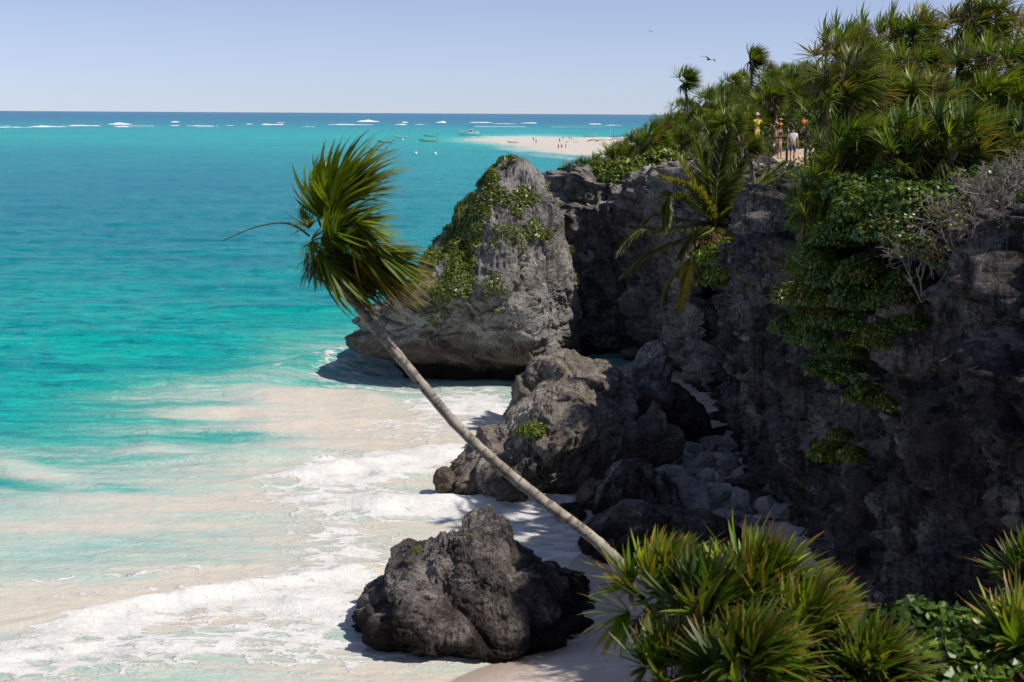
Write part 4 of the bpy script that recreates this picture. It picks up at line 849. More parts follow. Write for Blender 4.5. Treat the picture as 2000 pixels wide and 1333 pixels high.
# ground cover on the stack: many small leaves hugging its upper and left faces
def cover_on(P, seed, n_, test, cols, ls, name, label, lift=0.06):
    r = np.random.RandomState(seed); nv_, nu_ = P.shape[:2]; du = np.roll(P, -1, 1) - P; dv = np.gradient(P, axis=0); nr = np.cross(du, dv); nr /= np.linalg.norm(nr, axis=2)[..., None] + 1e-9
    idx = r.randint(0, nv_ * nu_, n_ * 8); pt = P.reshape(-1, 3)[idx]; nn = nr.reshape(-1, 3)[idx]; keep = test(pt, nn, r); pt = pt[keep][:n_]; nn = nn[keep][:n_]
    n2 = len(pt); nn = nn + r.normal(size=(n2, 3)) * .6; nn[:, 2] += .5; nn /= np.linalg.norm(nn, axis=1)[:, None]; pt = pt + nn * (lift + r.rand(n2) * .22)[:, None]
    a = np.cross(nn, r.normal(size=(n2, 3))); a /= np.linalg.norm(a, axis=1)[:, None]; b_ = np.cross(nn, a); s_ = ls * r.uniform(.6, 1.4, n2)[:, None]
    V = np.stack([pt - a * s_ * 1.8, pt - b_ * s_ * .8, pt + a * s_ * 1.8, pt + b_ * s_ * .8], 1).reshape(-1, 3); Q = np.arange(n2 * 4).reshape(-1, 4)
    cc = np.array(cols)[r.randint(0, len(cols), n2)] * r.uniform(.6, 1.4, n2)[:, None]
    o = mesh(name, V, Q, M_BUSH, False, None, None, np.repeat(np.clip(cc, 0, 1), 4, 0)); return tag(o, label, 'plants', None, 'stuff')
def test_st(pt, nn, r):
    q = np.stack(proj(pt), -1); x_, y_ = q[:, 0], q[:, 1]; nz_ = 1.5 * fbm(pt * 0.8, 4, 66) + 0.5 * fbm(pt * 2.6, 3, 67)
    reg = np.maximum.reduce([ell(x_, y_, 900, 450, 90, 65, -58, 2), ell(x_, y_, 860, 540, 85, 70, -60, 2), ell(x_, y_, 965, 345, 55, 34, -20, 2), ell(x_, y_, 1005, 470, 60, 55, 0, 2) * .9, ell(x_, y_, 1035, 385, 34, 22, 0, 2), ell(x_, y_, 975, 550, 55, 50, -30, 2) * .85, ell(x_, y_, 860, 600, 60, 22, -20, 1.5) * .8, ell(x_, y_, 960, 600, 40, 20, 0, 1.5) * .6, ell(x_, y_, 820, 640, 60, 20, -20, 1) * .45])
    reg = np.where(pt[:, 1] > 72.5, 0.75, reg)
    return (nz_ + reg * .62 > 0.40) & (pt[:, 2] > 2.8) & (nn[:, 2] > -0.35)
cover_on(PST, 5, 52000, test_st, [(0.11, 0.17, 0.014), (0.17, 0.23, 0.02), (0.24, 0.28, 0.03), (0.08, 0.12, 0.012)], 0.045, 'rock_greenery', 'mat of small green plants creeping over the sea stack')
# ground cover on the clifftops: dense low leaves between the palms
def topcover(seed, n_, xr, yr, name, label, ls, hmax=0.7, dmin=0.15, excl=True):
    r = np.random.RandomState(seed); X = r.uniform(*xr, n_); Y = r.uniform(*yr, n_); D = cdist(X, Y); ok = D > dmin
    if excl:
        pxx = np.interp(Y, cp[:, 1], cp[:, 0]); pw_ = np.interp(Y, cp[:, 1], wd); ok &= ~((np.abs(X - pxx) < pw_ + .15) & (Y > 62.5) & (Y < 87))
    X = X[ok]; Y = Y[ok]; n2 = len(X); Z = H(X, Y) - .25 * sstep(2.5, .9, D[ok]); lump = np.clip(0.5 + fbm(np.stack([X * .7, Y * .7, X * 0], -1), 3, 9) * 2, 0.05, 1)
    pt = np.stack([X, Y, Z + r.rand(n2) * hmax * lump], -1); nn = r.normal(size=(n2, 3)) * .7 + np.array([0, -.2, .8]); nn /= np.linalg.norm(nn, axis=1)[:, None]
    a = np.cross(nn, r.normal(size=(n2, 3))); a /= np.linalg.norm(a, axis=1)[:, None]; b_ = np.cross(nn, a); s_ = ls * r.uniform(.5, 1.4, n2)[:, None]
    V = np.stack([pt - a * s_ * 1.6, pt - b_ * s_ * .8, pt + a * s_ * 1.6, pt + b_ * s_ * .8], 1).reshape(-1, 3)
    cc = np.array([(0.07, 0.12, 0.015), (0.05, 0.09, 0.012), (0.10, 0.15, 0.02), (0.12, 0.10, 0.04)])[r.randint(0, 4, n2)] * r.uniform(.6, 1.4, n2)[:, None]
    return tag(mesh(name, V, np.arange(n2 * 4).reshape(-1, 4), M_BUSH, False, None, None, np.repeat(np.clip(cc, 0, 1), 4, 0)), label, 'plants', None, 'stuff')
topcover(31, 70000, (2.5, 30), (75, 116), 'ground_cover', 'low green undergrowth covering the hill beyond the path', 0.085, 1.0)
topcover(32, 70000, (9, 26), (24, 76), 'ground_cover', 'low green undergrowth beneath the palms on the right clifftop', 0.06, 0.8)

# --- coconut palm on the cliff ledge
YC = 56.0
heart = at(1398, 436, YC); cb = np.array([9.3, 57.5, 7.2]); ck = empty('coconut_palm', cb); tag(ck, 'coconut palm with long feathery fronds growing from the cliff ledge', 'palm tree')
tube('trunk', spline([cb, (cb + heart) / 2 + np.array([.1, 0, 0]), heart], 12), np.linspace(.2, .15, 12), M_BARKD, ck, 10, cb)
rnd = random.Random(9)
def frond(ctrl, seed, col, tip, ll=0.62, nl=60, wind=(0.25, 0, 0), droop=0.8, dys=(0, 0, 0)):
    pts = [heart] + [at(a, b_, YC + d_) for (a, b_), d_ in zip(ctrl, dys)]; P = spline(pts, nl); R = Ribs(4); L = len(P); T = np.gradient(P, axis=0); rnd = random.Random(seed)
    for i in range(2, L):
        f = i / L; tdir = nrm(T[i]); sd_ = np.cross(tdir, [0, 0, 1]); sd_ = nrm(sd_) if np.linalg.norm(sd_) > .1 else np.array([1, 0, 0]); upv = np.cross(sd_, tdir)
        ln = ll * (0.45 + 0.55 * math.sin(math.pi * min(1, f * 0.9 + 0.12))) * rnd.uniform(.85, 1.1)
        if rnd.random() < .04: continue
        for sgn in (-1, 1):
            for rep in range(2):
                d = sd_ * sgn * 0.8 + tdir * (0.6 + 0.6 * f) + upv * rnd.uniform(-.05, .35); c = np.array(col) * rnd.uniform(.7, 1.3)
                R.add(P[i] + tdir * rnd.uniform(-.03, .03), d, ln * rnd.uniform(.85, 1.05), 0.06, np.clip(c, 0, 1), np.array(tip) * rnd.uniform(.8, 1.2), (wind[0], wind[1], wind[2] - droop * rnd.uniform(.6, 1.3)), rnd.uniform(-.7, .7))
    fr = R.build('frond', M_LEAF, ck, cb, (0.6, 1, .9, .6, .05)); tube('rachis', P, np.linspace(.035, .01, L), M_RACH, fr, 6, cb); return fr
M_RACH = simple('palm_rachis', (0.32, 0.28, 0.04), 0.5)
DG = (0.10, 0.15, 0.025); LG = (0.26, 0.29, 0.05); YG = (0.46, 0.36, 0.05)
for i, (ctrl, dys, col, tip, ll) in enumerate([([(1402, 350), (1420, 262)], (0, .3), DG, LG, .7), ([(1385, 350), (1362, 270)], (.4, .9), DG, LG, .7), ([(1365, 380), (1325, 310)], (0, .2), LG, (0.30, .28, .1), .65), ([(1425, 360), (1462, 292)], (.4, .8), DG, LG, .7),
        ([(1450, 385), (1525, 322)], (.2, .5), DG, LG, .65), ([(1470, 378), (1555, 330), (1600, 318)], (-.5, -.9, -1.0), (0.24, 0.27, 0.08), (0.36, .34, .14), .5), ([(1350, 400), (1312, 382), (1298, 440)], (-.4, -.9, -1.1), DG, LG, .6), ([(1320, 448), (1250, 450), (1207, 492)], (-.4, -.8, -1.0), (0.15, 0.17, 0.03), (0.25, .22, .08), .55),
        ([(1330, 468), (1265, 498), (1218, 535)], (0, .3, .5), DG, (0.20, .16, .06), .55), ([(1375, 470), (1345, 530), (1328, 602)], (-.9, -1.4, -1.6), YG, (0.42, .30, .20), .6), ([(1390, 450), (1352, 470), (1330, 500)], (-.8, -1.2, -1.4), (0.10, .10, .03), (.25, .2, .1), .5), ([(1410, 470), (1420, 520), (1425, 560)], (-.5, -.8, -.9), YG, BROWN, .4),
        ([(1372, 340), (1385, 262)], (1.0, 1.6), DG, LG, .7), ([(1420, 340), (1440, 258)], (1.2, 1.7), DG, LG, .7), ([(1352, 372), (1298, 345)], (-.3, -.8), LG, (.34, .3, .1), .55), ([(1340, 430), (1280, 420), (1240, 455)], (.3, .6, .8), DG, LG, .5), ([(1440, 400), (1500, 360)], (-.4, -.7), LG, LG, .55), ([(1362, 490), (1310, 545), (1296, 590)], (.2, .3, .4), LG, BROWN, .5), ([(1435, 470), (1460, 520)], (-.4, -.6), YG, BROWN, .4)]):
    frond(ctrl, 40 + i, col, tip, ll * 1.55, 84, (0.3, 0, 0.0), 0.75 if i > 5 else 0.35, dys)

# --- foreground palmettos
def palmetto(cx, cy, Y_, seed, n_, Rpx, label, tilt=(0.15, 0, 0.5), up=1.0, dead=10):
    rnd = random.Random(seed); c = at(cx, cy, Y_); b_ = np.array([c[0], c[1], float(HF(c[0], c[1])) - .1]); root = empty('palmetto', b_); k = Y_ / F
    tube('trunk', spline([b_, (b_ + c) / 2, c], 10), np.linspace(.11, .08, 10), M_BARKD, root, 9, b_); R = Ribs(6); sz = Rpx * k
    for i in range(n_):
        el = math.radians(92 - 125 * (i / n_) ** 1.0 + rnd.uniform(-10, 10)); az = i * 2.39996 + rnd.uniform(-.3, .3)
        d = nrm(np.array([math.cos(el) * math.cos(az), math.cos(el) * math.sin(az), math.sin(el)]) + np.array(tilt) * up); L0 = sz * rnd.uniform(.30, .48); hub = c + d * L0; u = rnd.random()
        col = (0.12, 0.22, 0.016) if u > .5 else (0.24, 0.34, 0.025) if u > .3 else (0.06, 0.115, 0.012)
        if i > n_ * .82 and rnd.random() < .6: col = (0.14, 0.10, 0.06)
        fan_leaf(R, hub, nrm(d + np.array([0.18, 0, .0])), sz * rnd.uniform(.58, .78), math.radians(rnd.uniform(50, 90)), rnd, 17, (0.4, 0, 0), 0.28, col, (0.42, 0.20, 0.05) if rnd.random() < .6 else TAN, 0.105, c, .5)
    R.build('crown', M_LEAF, root, b_); R = Ribs(5)
    for i in range(dead):
        az = rnd.uniform(0, 6.28); el = math.radians(rnd.uniform(-80, -15)); d = np.array([math.cos(el) * math.cos(az), math.cos(el) * math.sin(az), math.sin(el)])
        fan_leaf(R, c + d * sz * .25, d, sz * .55, math.radians(50), rnd, 14, (0.5, 0, 0), .6, (0.15, 0.11, 0.075), TAN, .05)
    if dead: R.build('dead_skirt', M_LEAF, root, b_)
    tag(root, label, 'palm', 'palmettos in the foreground'); return root
palmetto(1290, 1185, 14.6, 1, 26, 165, 'leftmost foreground palmetto, at the foot of the leaning trunk')
palmetto(1345, 1175, 14.2, 11, 22, 125, 'small foreground palmetto just right of the foot of the leaning trunk')
palmetto(1600, 1228, 13.8, 12, 22, 125, 'foreground palmetto on the upper right shoulder of the clump', dead=16)
palmetto(1480, 1222, 13.6, 2, 32, 198, 'biggest bright green foreground palmetto with tips reaching highest')
palmetto(1390, 1240, 13.2, 3, 24, 170, 'foreground palmetto between the leftmost and the biggest one')
palmetto(1560, 1285, 13.0, 4, 28, 175, 'foreground palmetto with brown-tipped leaves blown right, beside the biggest')
palmetto(1460, 1335, 12.2, 5, 24, 170, 'palmetto at the bottom edge below the biggest foreground palmetto')
palmetto(1310, 1330, 12.8, 6, 22, 140, 'ragged half-dead palmetto at the bottom edge, left', dead=26)
palmetto(2030, 1150, 15.5, 7, 24, 130, 'palmetto cut by the right edge of the picture', (-0.2, 0, .3))
palmetto(1700, 1340, 12.5, 8, 26, 150, 'shaded palmetto at the bottom edge, left of the broad-leaved bushes', dead=16)
palmetto(2020, 1290, 13.0, 9, 24, 170, 'shaded palmetto in the bottom right corner', (-.1, 0, .2), dead=16)
FG = shrub_proto('sea_grape', 750, 520, (0.5, 0.5, 0.42), 0.06, SG); 
for i, (x0, y0, Y_, sc) in enumerate([(1790, 1190, 13.6, .95), (1860, 1200, 13.4, .9), (1750, 1265, 13.0, .95), (1860, 1275, 12.8, 1.0), (1930, 1230, 13.2, 1.0), (1800, 1345, 12.4, .9), (1930, 1335, 12.4, .9)]):
    p = at(x0, y0, Y_); lb = ['highest, beside the biggest palmetto', 'upper one, right of the highest', 'left one below the highest', 'middle one with curled twigs', 'right one next to the edge palmetto', 'lowest left one at the bottom edge', 'lowest right one at the bottom edge'][i]
    put(FG, p - np.array([0, 0, .2]), i * 1.3, sc, 'broad-leaved green bush in the foreground, ' + lb, 'broad-leaved bushes in the foreground', 'shrub')
put(LT[1], at(1118, 1335, 13.0) - np.array([0, 0, .12]), 1, .3, 'tiny lone bush poking up at the bottom edge over the sand', None, 'shrub')
# undergrowth on the near slope
r = np.random.RandomState(8); X = r.uniform(1.0, 9, 70000); Y = r.uniform(8, 20, 70000); Z = HF(X, Y) + r.rand(70000) * .55
pt = np.stack([X, Y, Z], -1)[X > 1.35]; n2 = len(pt); nn = r.normal(size=(n2, 3)) * .7 + np.array([0, -.2, .8]); nn /= np.linalg.norm(nn, axis=1)[:, None]; a = np.cross(nn, r.normal(size=(n2, 3))); a /= np.linalg.norm(a, axis=1)[:, None]; b_ = np.cross(nn, a)
s_ = .016 * r.uniform(.5, 1.5, n2)[:, None]; V = np.stack([pt - a * s_ * 2.6, pt - b_ * s_ * .8, pt + a * s_ * 2.6, pt + b_ * s_ * .8], 1).reshape(-1, 3)
cc = np.array([(0.06, 0.10, 0.012), (0.04, 0.07, 0.01), (0.16, 0.12, 0.07), (0.10, 0.08, 0.045)])[r.randint(0, 4, n2)]
tag(mesh('ground_cover', V, np.arange(n2 * 4).reshape(-1, 4), M_BUSH, False, None, None, np.repeat(cc, 4, 0)), 'tangled undergrowth and dead leaves below the foreground palmettos', 'plants', None, 'stuff')

# --- dead bleached shrubs on the right cliff
def dead_shrub(px_, py_, Y_, seed, L0, dirs, label, depth=6):
    rnd = random.Random(seed); b_ = at(px_, py_, Y_); root_V = []; Qs = []; cnt = [0]
    def br(p, d, L, r0, lev):
        n_ = 5; P = [p]; dd = np.array(d)
        for i in range(n_): dd = nrm(dd + np.array([rnd.uniform(-.32, .32), rnd.uniform(-.32, .32), rnd.uniform(-.3, .3)])); P.append(P[-1] + dd * L / n_)
        P = np.array(P); T = np.gradient(P, axis=0); T /= np.linalg.norm(T, axis=1)[:, None]; A = np.cross(T, [.3, 1, .2]); A /= np.linalg.norm(A, axis=1)[:, None]; B = np.cross(T, A); rr_ = np.linspace(r0, r0 * .65, n_ + 1)[:, None]
        V = np.concatenate([(P + rr_ * (A * math.cos(t_) + B * math.sin(t_)))[:, None] for t_ in (0, 1.57, 3.14, 4.71)], 1).reshape(-1, 3); Qs.append(gridq(4, n_ + 1, True) + cnt[0]); cnt[0] += len(V); root_V.append(V)
        if lev > 0:
            for j in range(rnd.choice([2, 3, 3])): br(P[rnd.randrange(2, n_ + 1)], nrm(dd + np.array([rnd.uniform(-.9, .9), rnd.uniform(-.7, .7), rnd.uniform(-.75, .75)])), L * rnd.uniform(.6, .85), max(.006, r0 * .62), lev - 1)
    for d in dirs: br(np.zeros(3), nrm(d), L0, .03, depth)
    o = mesh('dead_shrub', np.concatenate(root_V), np.concatenate(Qs), M_TWIG); o.location = b_; return tag(o, label, 'dead shrub', 'bleached bare shrubs on the right cliff')
dead_shrub(1800, 590, 29.6, 1, .75, [(.3, -.1, 1), (-.3, -.2, .6), (.5, -.2, .7)], 'bleached leafless shrub sprawling down the right cliff, lowest one', 5)
dead_shrub(1870, 470, 29.4, 2, .75, [(.6, -.1, .8), (1, -.2, .4), (0, -.2, 1)], 'bleached leafless shrub in the middle, above the dark overhang', 5)
dead_shrub(1960, 400, 29.2, 3, .7, [(.6, -.1, .8), (-1, -.2, .4), (.2, -.2, 1)], 'bleached leafless shrub at the right edge, upper of the two there', 5)

dead_shrub(1905, 530, 29.0, 4, .8, [(.5, -.3, .5), (1, -.3, .1), (-.4, -.3, .6)], 'bleached leafless shrub sprawling across the right cliff, just right of the middle one', 5)
dead_shrub(1985, 470, 28.8, 5, .7, [(-.8, -.3, .5), (-.3, -.3, .9), (-1, -.3, 0)], 'bleached leafless shrub reaching left from the right edge, lower of the two there', 5)
# ------------------------------------------------------------------ people
def mcol(name, col, rough=0.8): return simple(name, col, rough, 0.08, 12)
SK = mcol('skin_tanned', (0.42, 0.22, 0.13)); SK2 = mcol('skin_fair', (0.55, 0.32, 0.21)); MW = mcol('white_cloth', (0.80, 0.80, 0.80)); MJ = mcol('denim', (0.045, 0.09, 0.15)); MY = mcol('yellow_cloth', (0.75, 0.62, 0.01)); MK = mcol('dark_cloth', (0.02, 0.022, 0.032))
MKH = mcol('khaki_cloth', (0.38, 0.30, 0.20)); MO = mcol('orange_cloth', (0.80, 0.23, 0.02)); MP = mcol('pink_cloth', (0.75, 0.35, 0.45)); MH = mcol('dark_hair', (0.02, 0.015, 0.012)); MHT = mcol('straw_hat', (0.62, 0.54, 0.36)); MBR = mcol('brown_cloth', (0.05, 0.03, 0.025)); MBLK = mcol('black_plastic', (0.015, 0.015, 0.017), .4)
def skin(name, V, E, Rd, mat, parent, sub=1, root=0):
    me = bpy.data.meshes.new(name); me.from_pydata([tuple(v) for v in V], E, []); ob = bpy.data.objects.new(name, me); COL.objects.link(ob)
    m = ob.modifiers.new('s', 'SKIN'); m.use_smooth_shade = True; sv = me.skin_vertices[0].data
    for i, r in enumerate(Rd): sv[i].radius = r if isinstance(r, tuple) else (r, r); sv[i].use_root = (i == root)
    ss_ = ob.modifiers.new('u', 'SUBSURF'); ss_.levels = sub; ss_.render_levels = sub
    dg = bpy.context.evaluated_depsgraph_get(); nm = bpy.data.meshes.new_from_object(ob.evaluated_get(dg)); ob.modifiers.clear(); ob.data = nm; nm.name = name
    nm.materials.clear(); nm.materials.append(mat)
    for p in nm.polygons: p.use_smooth = True
    ob.parent = parent; return ob
def ball(name, c, r, mat, parent, sc=(1, 1, 1), seg=12):
    bm = bmesh.new(); bmesh.ops.create_uvsphere(bm, u_segments=seg, v_segments=max(6, seg * 2 // 3), radius=r)
    for v in bm.verts: v.co = Vector((v.co.x * sc[0] + c[0], v.co.y * sc[1] + c[1], v.co.z * sc[2] + c[2]))
    return bm_obj(name, bm, mat, parent, True)
def person(loc, rz, label, skinm, shirt, shorts, h=1.75, hat=None, hair=True, arms='down', sleeves=True, long=False, group=None, hip=0.0, detail=True, stride=0.06, pack=None, sub=1):
    k = h / 1.75; root = empty('person', loc, rz); hands = {'down': ((-.24, 0, 1.12), (-.27, -.05, .86)), 'photo': ((-.24, -.16, 1.22), (-.06, -.30, 1.55)), 'hips': ((-.36, .06, 1.17), (-.19, -.06, 1.0)), 'carry': ((-.25, .02, 1.14), (-.12, -.25, 1.15))}[arms]
    V = [(0, 0, .95), (0, 0.0, 1.12), (0, 0, 1.36), (0, 0, 1.47), (0, -.01, 1.53), (0, -.015, 1.64), (0, -.005, 1.73)]; Rd = [(.145, .10), (.125, .095), (.16, .10), (.07, .065), (.052, .055), (.075, .09), (.05, .06)]
    E = [(0, 1), (1, 2), (2, 3), (3, 4), (4, 5), (5, 6)]
    for sgn in (-1, 1):
        i = len(V); V += [(sgn * .19, 0, 1.40), (-sgn * hands[0][0], hands[0][1], hands[0][2]), (-sgn * hands[1][0] if arms != 'photo' else -sgn * hands[1][0], hands[1][1], hands[1][2])]
        V += [(V[-1][0] * .98, V[-1][1] - .03, V[-1][2] + (-.08 if arms in ('down',) else .04)), (V[-1][0] * .96, V[-1][1] - .05, V[-1][2] + (-.15 if arms == 'down' else .07))]
        Rd += [.052, .04, .028, (.038, .022), (.022, .012)]; E += [(2, i), (i, i + 1), (i + 1, i + 2), (i + 2, i + 3), (i + 3, i + 4)]
        j = len(V); st_ = stride * sgn; V += [(sgn * .10, 0, .86), (sgn * .11, -.02 + st_, .48), (sgn * .115, .02 + st_ * 1.3, .09), (sgn * .125, -.05 + st_ * 1.3, .035), (sgn * .13, -.15 + st_ * 1.3, .03)]
        Rd += [.088, .055, .038, .04, (.04, .025)]; E += [(0, j), (j, j + 1), (j + 1, j + 2), (j + 2, j + 3), (j + 3, j + 4)]
    V = [tuple(c * k for c in v) for v in V]; Rd = [tuple(c * k for c in r) if isinstance(r, tuple) else r * k for r in Rd]
    skin('body', V, E, Rd, skinm, root, sub)
    g = 1.16
    VS = [V[0], V[1], V[2], (0, 0, 1.44 * k)]; RS = [(.165 * k, .125 * k), (.150 * k, .118 * k), (.180 * k, .125 * k), (.085 * k, .08 * k)]; ES = [(0, 1), (1, 2), (2, 3)]
    if sleeves:
        for i in (7, 17):
            a = np.array(V[i]); e_ = np.array(V[i + 1]); m_ = a + (e_ - a) * .62; q = len(VS); VS += [tuple(a), tuple(m_)]; RS += [.072 * k, .062 * k]; ES += [(2, q), (q, q + 1)]
    skin('shirt', VS, ES, RS, shirt, root, sub)
    VT = [(0, 0, 1.0 * k), (0, 0, .90 * k)]; RT = [(.150 * k, .115 * k), (.158 * k, .12 * k)]; ET = [(0, 1)]
    for j in (12, 22):
        a = np.array(V[j]); e_ = np.array(V[j + 1]); q = len(VT); end = a + (e_ - a) * (.88 if not long else 1.0); VT += [tuple(a), tuple(end)]; RT += [.105 * k, .085 * k]; ET += [(1, q), (q, q + 1)]
        if long: f2 = np.array(V[j + 2]); VT.append(tuple(f2)); RT.append(.058 * k); ET.append((q + 1, q + 2))
    skin('trousers' if long else 'shorts', VT, ET, RT, shorts, root, sub)
    hc = V[5]
    if hair: ball('hair', (0, .018 * k, 1.675 * k), .098 * k, MH, root, (.85, 1.0, .95))
    if detail:
        ball('nose', (0, -.108 * k, 1.635 * k), .016 * k, skinm, root)
        for s2 in (-1, 1): ball('eye', (s2 * .032 * k, -.092 * k, 1.66 * k), .012 * k, MH, root)
    if hat:
        bm = bmesh.new()
        prof = [(.0, .115), (.06, .11), (.095, .07), (.1, .0), (.165 if hat[0] == 'brim' else .11, -.015), (.165 if hat[0] == 'brim' else .11, -.025), (.095, -.02)]
        rings = []
        for (r0, z0) in prof[1:]: rings.append([bm.verts.new((r0 * math.cos(a) * k, r0 * 1.12 * math.sin(a) * k, (1.715 + z0) * k)) for a in np.linspace(0, 6.2832, 15)[:-1]])
        topv = bm.verts.new((0, 0, (1.715 + .12) * k))
        for i in range(14): bm.faces.new((rings[0][i], rings[0][(i + 1) % 14], topv))
        for a, b__ in zip(rings, rings[1:]):
            for i in range(14): bm.faces.new((b__[i], b__[(i + 1) % 14], a[(i + 1) % 14], a[i]))
        if hat[0] == 'cap':
            bv = [bm.verts.new((x * k, y * k, 1.705 * k)) for x, y in ((-.08, -.09), (-.07, -.19), (0, -.22), (.07, -.19), (.08, -.09))]; bm.faces.new(bv)
        bm_obj('hat', bm, hat[1], root, True)
    if arms == 'photo':
        bm = bmesh.new(); bmesh.ops.create_cube(bm, size=1)
        for v in bm.verts: v.co = Vector((v.co.x * .14 * k, (v.co.y * .07 - .33) * k, (v.co.z * .10 + 1.63) * k))
        bmesh.ops.bevel(bm, geom=bm.edges[:], offset=.008, segments=2, affect='EDGES'); cm = bm_obj('camera_body', bm, MBLK, None); cm.name = 'photo_camera'; cm.location = root.location; cm.rotation_euler = root.rotation_euler
        bm = bmesh.new(); bmesh.ops.create_cone(bm, cap_ends=True, segments=14, radius1=.04 * k, radius2=.035 * k, depth=.09 * k, matrix=Matrix.Translation((0, -.41 * k, 1.63 * k)) @ Matrix.Rotation(math.pi / 2, 4, 'X')); bm_obj('lens', bm, MBLK, cm)
        tag(cm, 'black camera held to the eyes by the person in yellow', 'camera')
    if pack:
        bm = bmesh.new(); bmesh.ops.create_cube(bm, size=1)
        for v in bm.verts: v.co = Vector((v.co.x * .30 * k * (0.8 if v.co.z > 0 else 1), (v.co.y * .17 + .19) * k, (v.co.z * .42 + 1.22) * k))
        bmesh.ops.bevel(bm, geom=bm.edges[:], offset=.04, segments=3, affect='EDGES'); bp = bm_obj('backpack', bm, pack, None, True); bp.location = root.location; bp.rotation_euler = root.rotation_euler
        bm = bmesh.new(); bmesh.ops.create_cube(bm, size=1)
        for v in bm.verts: v.co = Vector((v.co.x * .20 * k, (v.co.y * .05 + .29) * k, (v.co.z * .16 + 1.12) * k))
        bm_obj('pocket', bm, MK, bp); tag(bp, 'orange backpack on the back of the farthest walker', 'backpack')
    tag(root, label, 'person', group); return root
def pathpt(px_, py_):   # walker whose feet show at this pixel
    best = None
    for Y_ in np.arange(62, 90, .05):
        p = at(px_, py_, Y_); e_ = abs(p[2] - pathz(p[0], p[1]))
        if best is None or e_ < best[0]: best = (e_, p)
    p = best[1]; p[2] = pathz(p[0], p[1]); return p
GP = 'walkers on the clifftop path'
p = pathpt(1547, 318); person(p, .1, 'person in white polo shirt and blue denim shorts standing on the path', SK2, MW, MJ, 1.78 * p[1] / 72.5, ('cap', MK), True, 'down', True, group=GP)
print('WALKER', p)
p = pathpt(1522, 311); person(p, .9, 'person in dark sleeveless top, khaki shorts and orange cap on the path', SK, MK, MKH, 1.78 * p[1] / 74, ('cap', MO), True, 'carry', False, group=GP, stride=.12)
p = at(1513, 306, 76.5); p[2] = pathz(p[0], p[1]); person(p, 1.3, 'person in dark clothes half hidden behind the one in the orange cap', SK, MBR, MKH, 1.74, None, True, 'hips', True, group=GP)
p = at(1477, 288, 78); p[2] = float(H(p[0], p[1])) ; z_want = at(1477, 221, 78)[2]; p[2] = z_want - 1.80; person(p, .5, 'person in yellow shirt and pale hat holding a camera up, left of the walkers', SK2, MY, MY, 1.75, ('brim', MHT), False, 'photo', True, group=GP)
p = pathpt(1577, 322); person(p, -.3, 'person in dark brown shirt with crossed arms at the right edge of the path', SK, MBR, MK, 1.80 * p[1] / 72.5 if p[1] < 80 else 1.8, None, True, 'carry', True, long=True, group=GP)
p = at(1567, 275, 80); p[2] = at(1567, 221, 80)[2] - 1.75; person(p, 2.9, 'person with orange backpack and pink top walking away, farthest along the path', SK2, MP, MKH, 1.72, None, True, 'down', True, group=GP, pack=MO, stride=.15)
# black post on the path
p = pathpt(1536, 320); bm = bmesh.new(); bmesh.ops.create_cone(bm, cap_ends=True, segments=14, radius1=.07, radius2=.06, depth=.78, matrix=Matrix.Translation((0, 0, .36))); bmesh.ops.create_cone(bm, cap_ends=True, segments=14, radius1=.085, radius2=.05, depth=.06, matrix=Matrix.Translation((0, 0, .78)))
o = bm_obj('post', bm, MBLK, None, False); o.location = p; tag(o, 'short black post standing on the path beside the white-shirted person', 'post')

# ------------------------------------------------------------------ far beach: people, swimmers, boats
proto_p = {}
def far_person(px_, py_, col, rz, label, grp, key, z=None):
    p = atz(px_, py_, 0.8 if z is None else z)
    if key not in proto_p:
        proto_p[key] = person((0, 0, 0), 0, 'x', SK, *col, 1.75, None, True, 'down', key % 2 == 0, group=grp, detail=False, sub=0); o = proto_p[key]
    else: o = copy_tree(proto_p[key])
    o.location = p; o.rotation_euler = (0, 0, rz); tag(o, label, 'person', grp); return o
cols_p = [(MK, MJ), (MBR, MK), (SK, MJ), (MO, MK)]
for i, (x0, y0, lb) in enumerate([(1042, 276, 'left one of two standing on the wet tip of the spit'), (1047, 281, 'right one of two standing on the wet tip of the spit'), (1090.5, 291, 'leftmost of three in a row near the front edge of the spit'), (1097, 290.5, 'middle of three in a row near the front edge of the spit'), (1105, 290, 'rightmost of three in a row near the front edge of the spit'),
        (1093, 278, 'standing at the left end of the beach loungers'), (1112, 272.5, 'standing behind the beach loungers'), (1179.5, 285, 'standing alone right of the middle of the spit'), (1203, 286, 'walking on the spit, second from the green headland'), (1256, 282, 'beside the green headland at the right end of the spit'), (1235, 284, 'on the sand just left of the green headland edge')]):
    far_person(x0, y0, cols_p[i % 4], i * 1.1, 'tiny distant beachgoer ' + lb, 'people on the distant spit', i % 4)
def swimmer(px_, py_, label):
    p = atz(px_, py_, 0.1); root = empty('person', p); V = [(0, 0, -.5), (0, 0, .12), (0, 0, .22), (0, 0, .38), (0, 0, .5), (-.25, 0, .1), (-.42, -.2, .02), (.25, 0, .1), (.42, -.2, .02)]
    skin('body', V, [(0, 1), (1, 2), (2, 3), (3, 4), (1, 5), (5, 6), (1, 7), (7, 8)], [(.17, .12), (.19, .12), .06, .10, .08, .06, .04, .06, .04], SK, root, 0, 1); ball('hair', (0, .02, .47), .12, MH, root, (1, 1, .8), 8)
    return tag(root, label, 'person', 'swimmers off the spit')
for i, (x0, y0) in enumerate([(1099, 313), (1103, 314), (1107, 313.5), (1121.5, 313), (1109, 319), (1127, 318)]):
    swimmer(x0, y0, 'head of a swimmer below the spit, ' + ['leftmost of the upper row', 'second of the upper row', 'third of the upper row', 'right end of the upper row', 'left one of the lower two', 'right one of the lower two'][i])
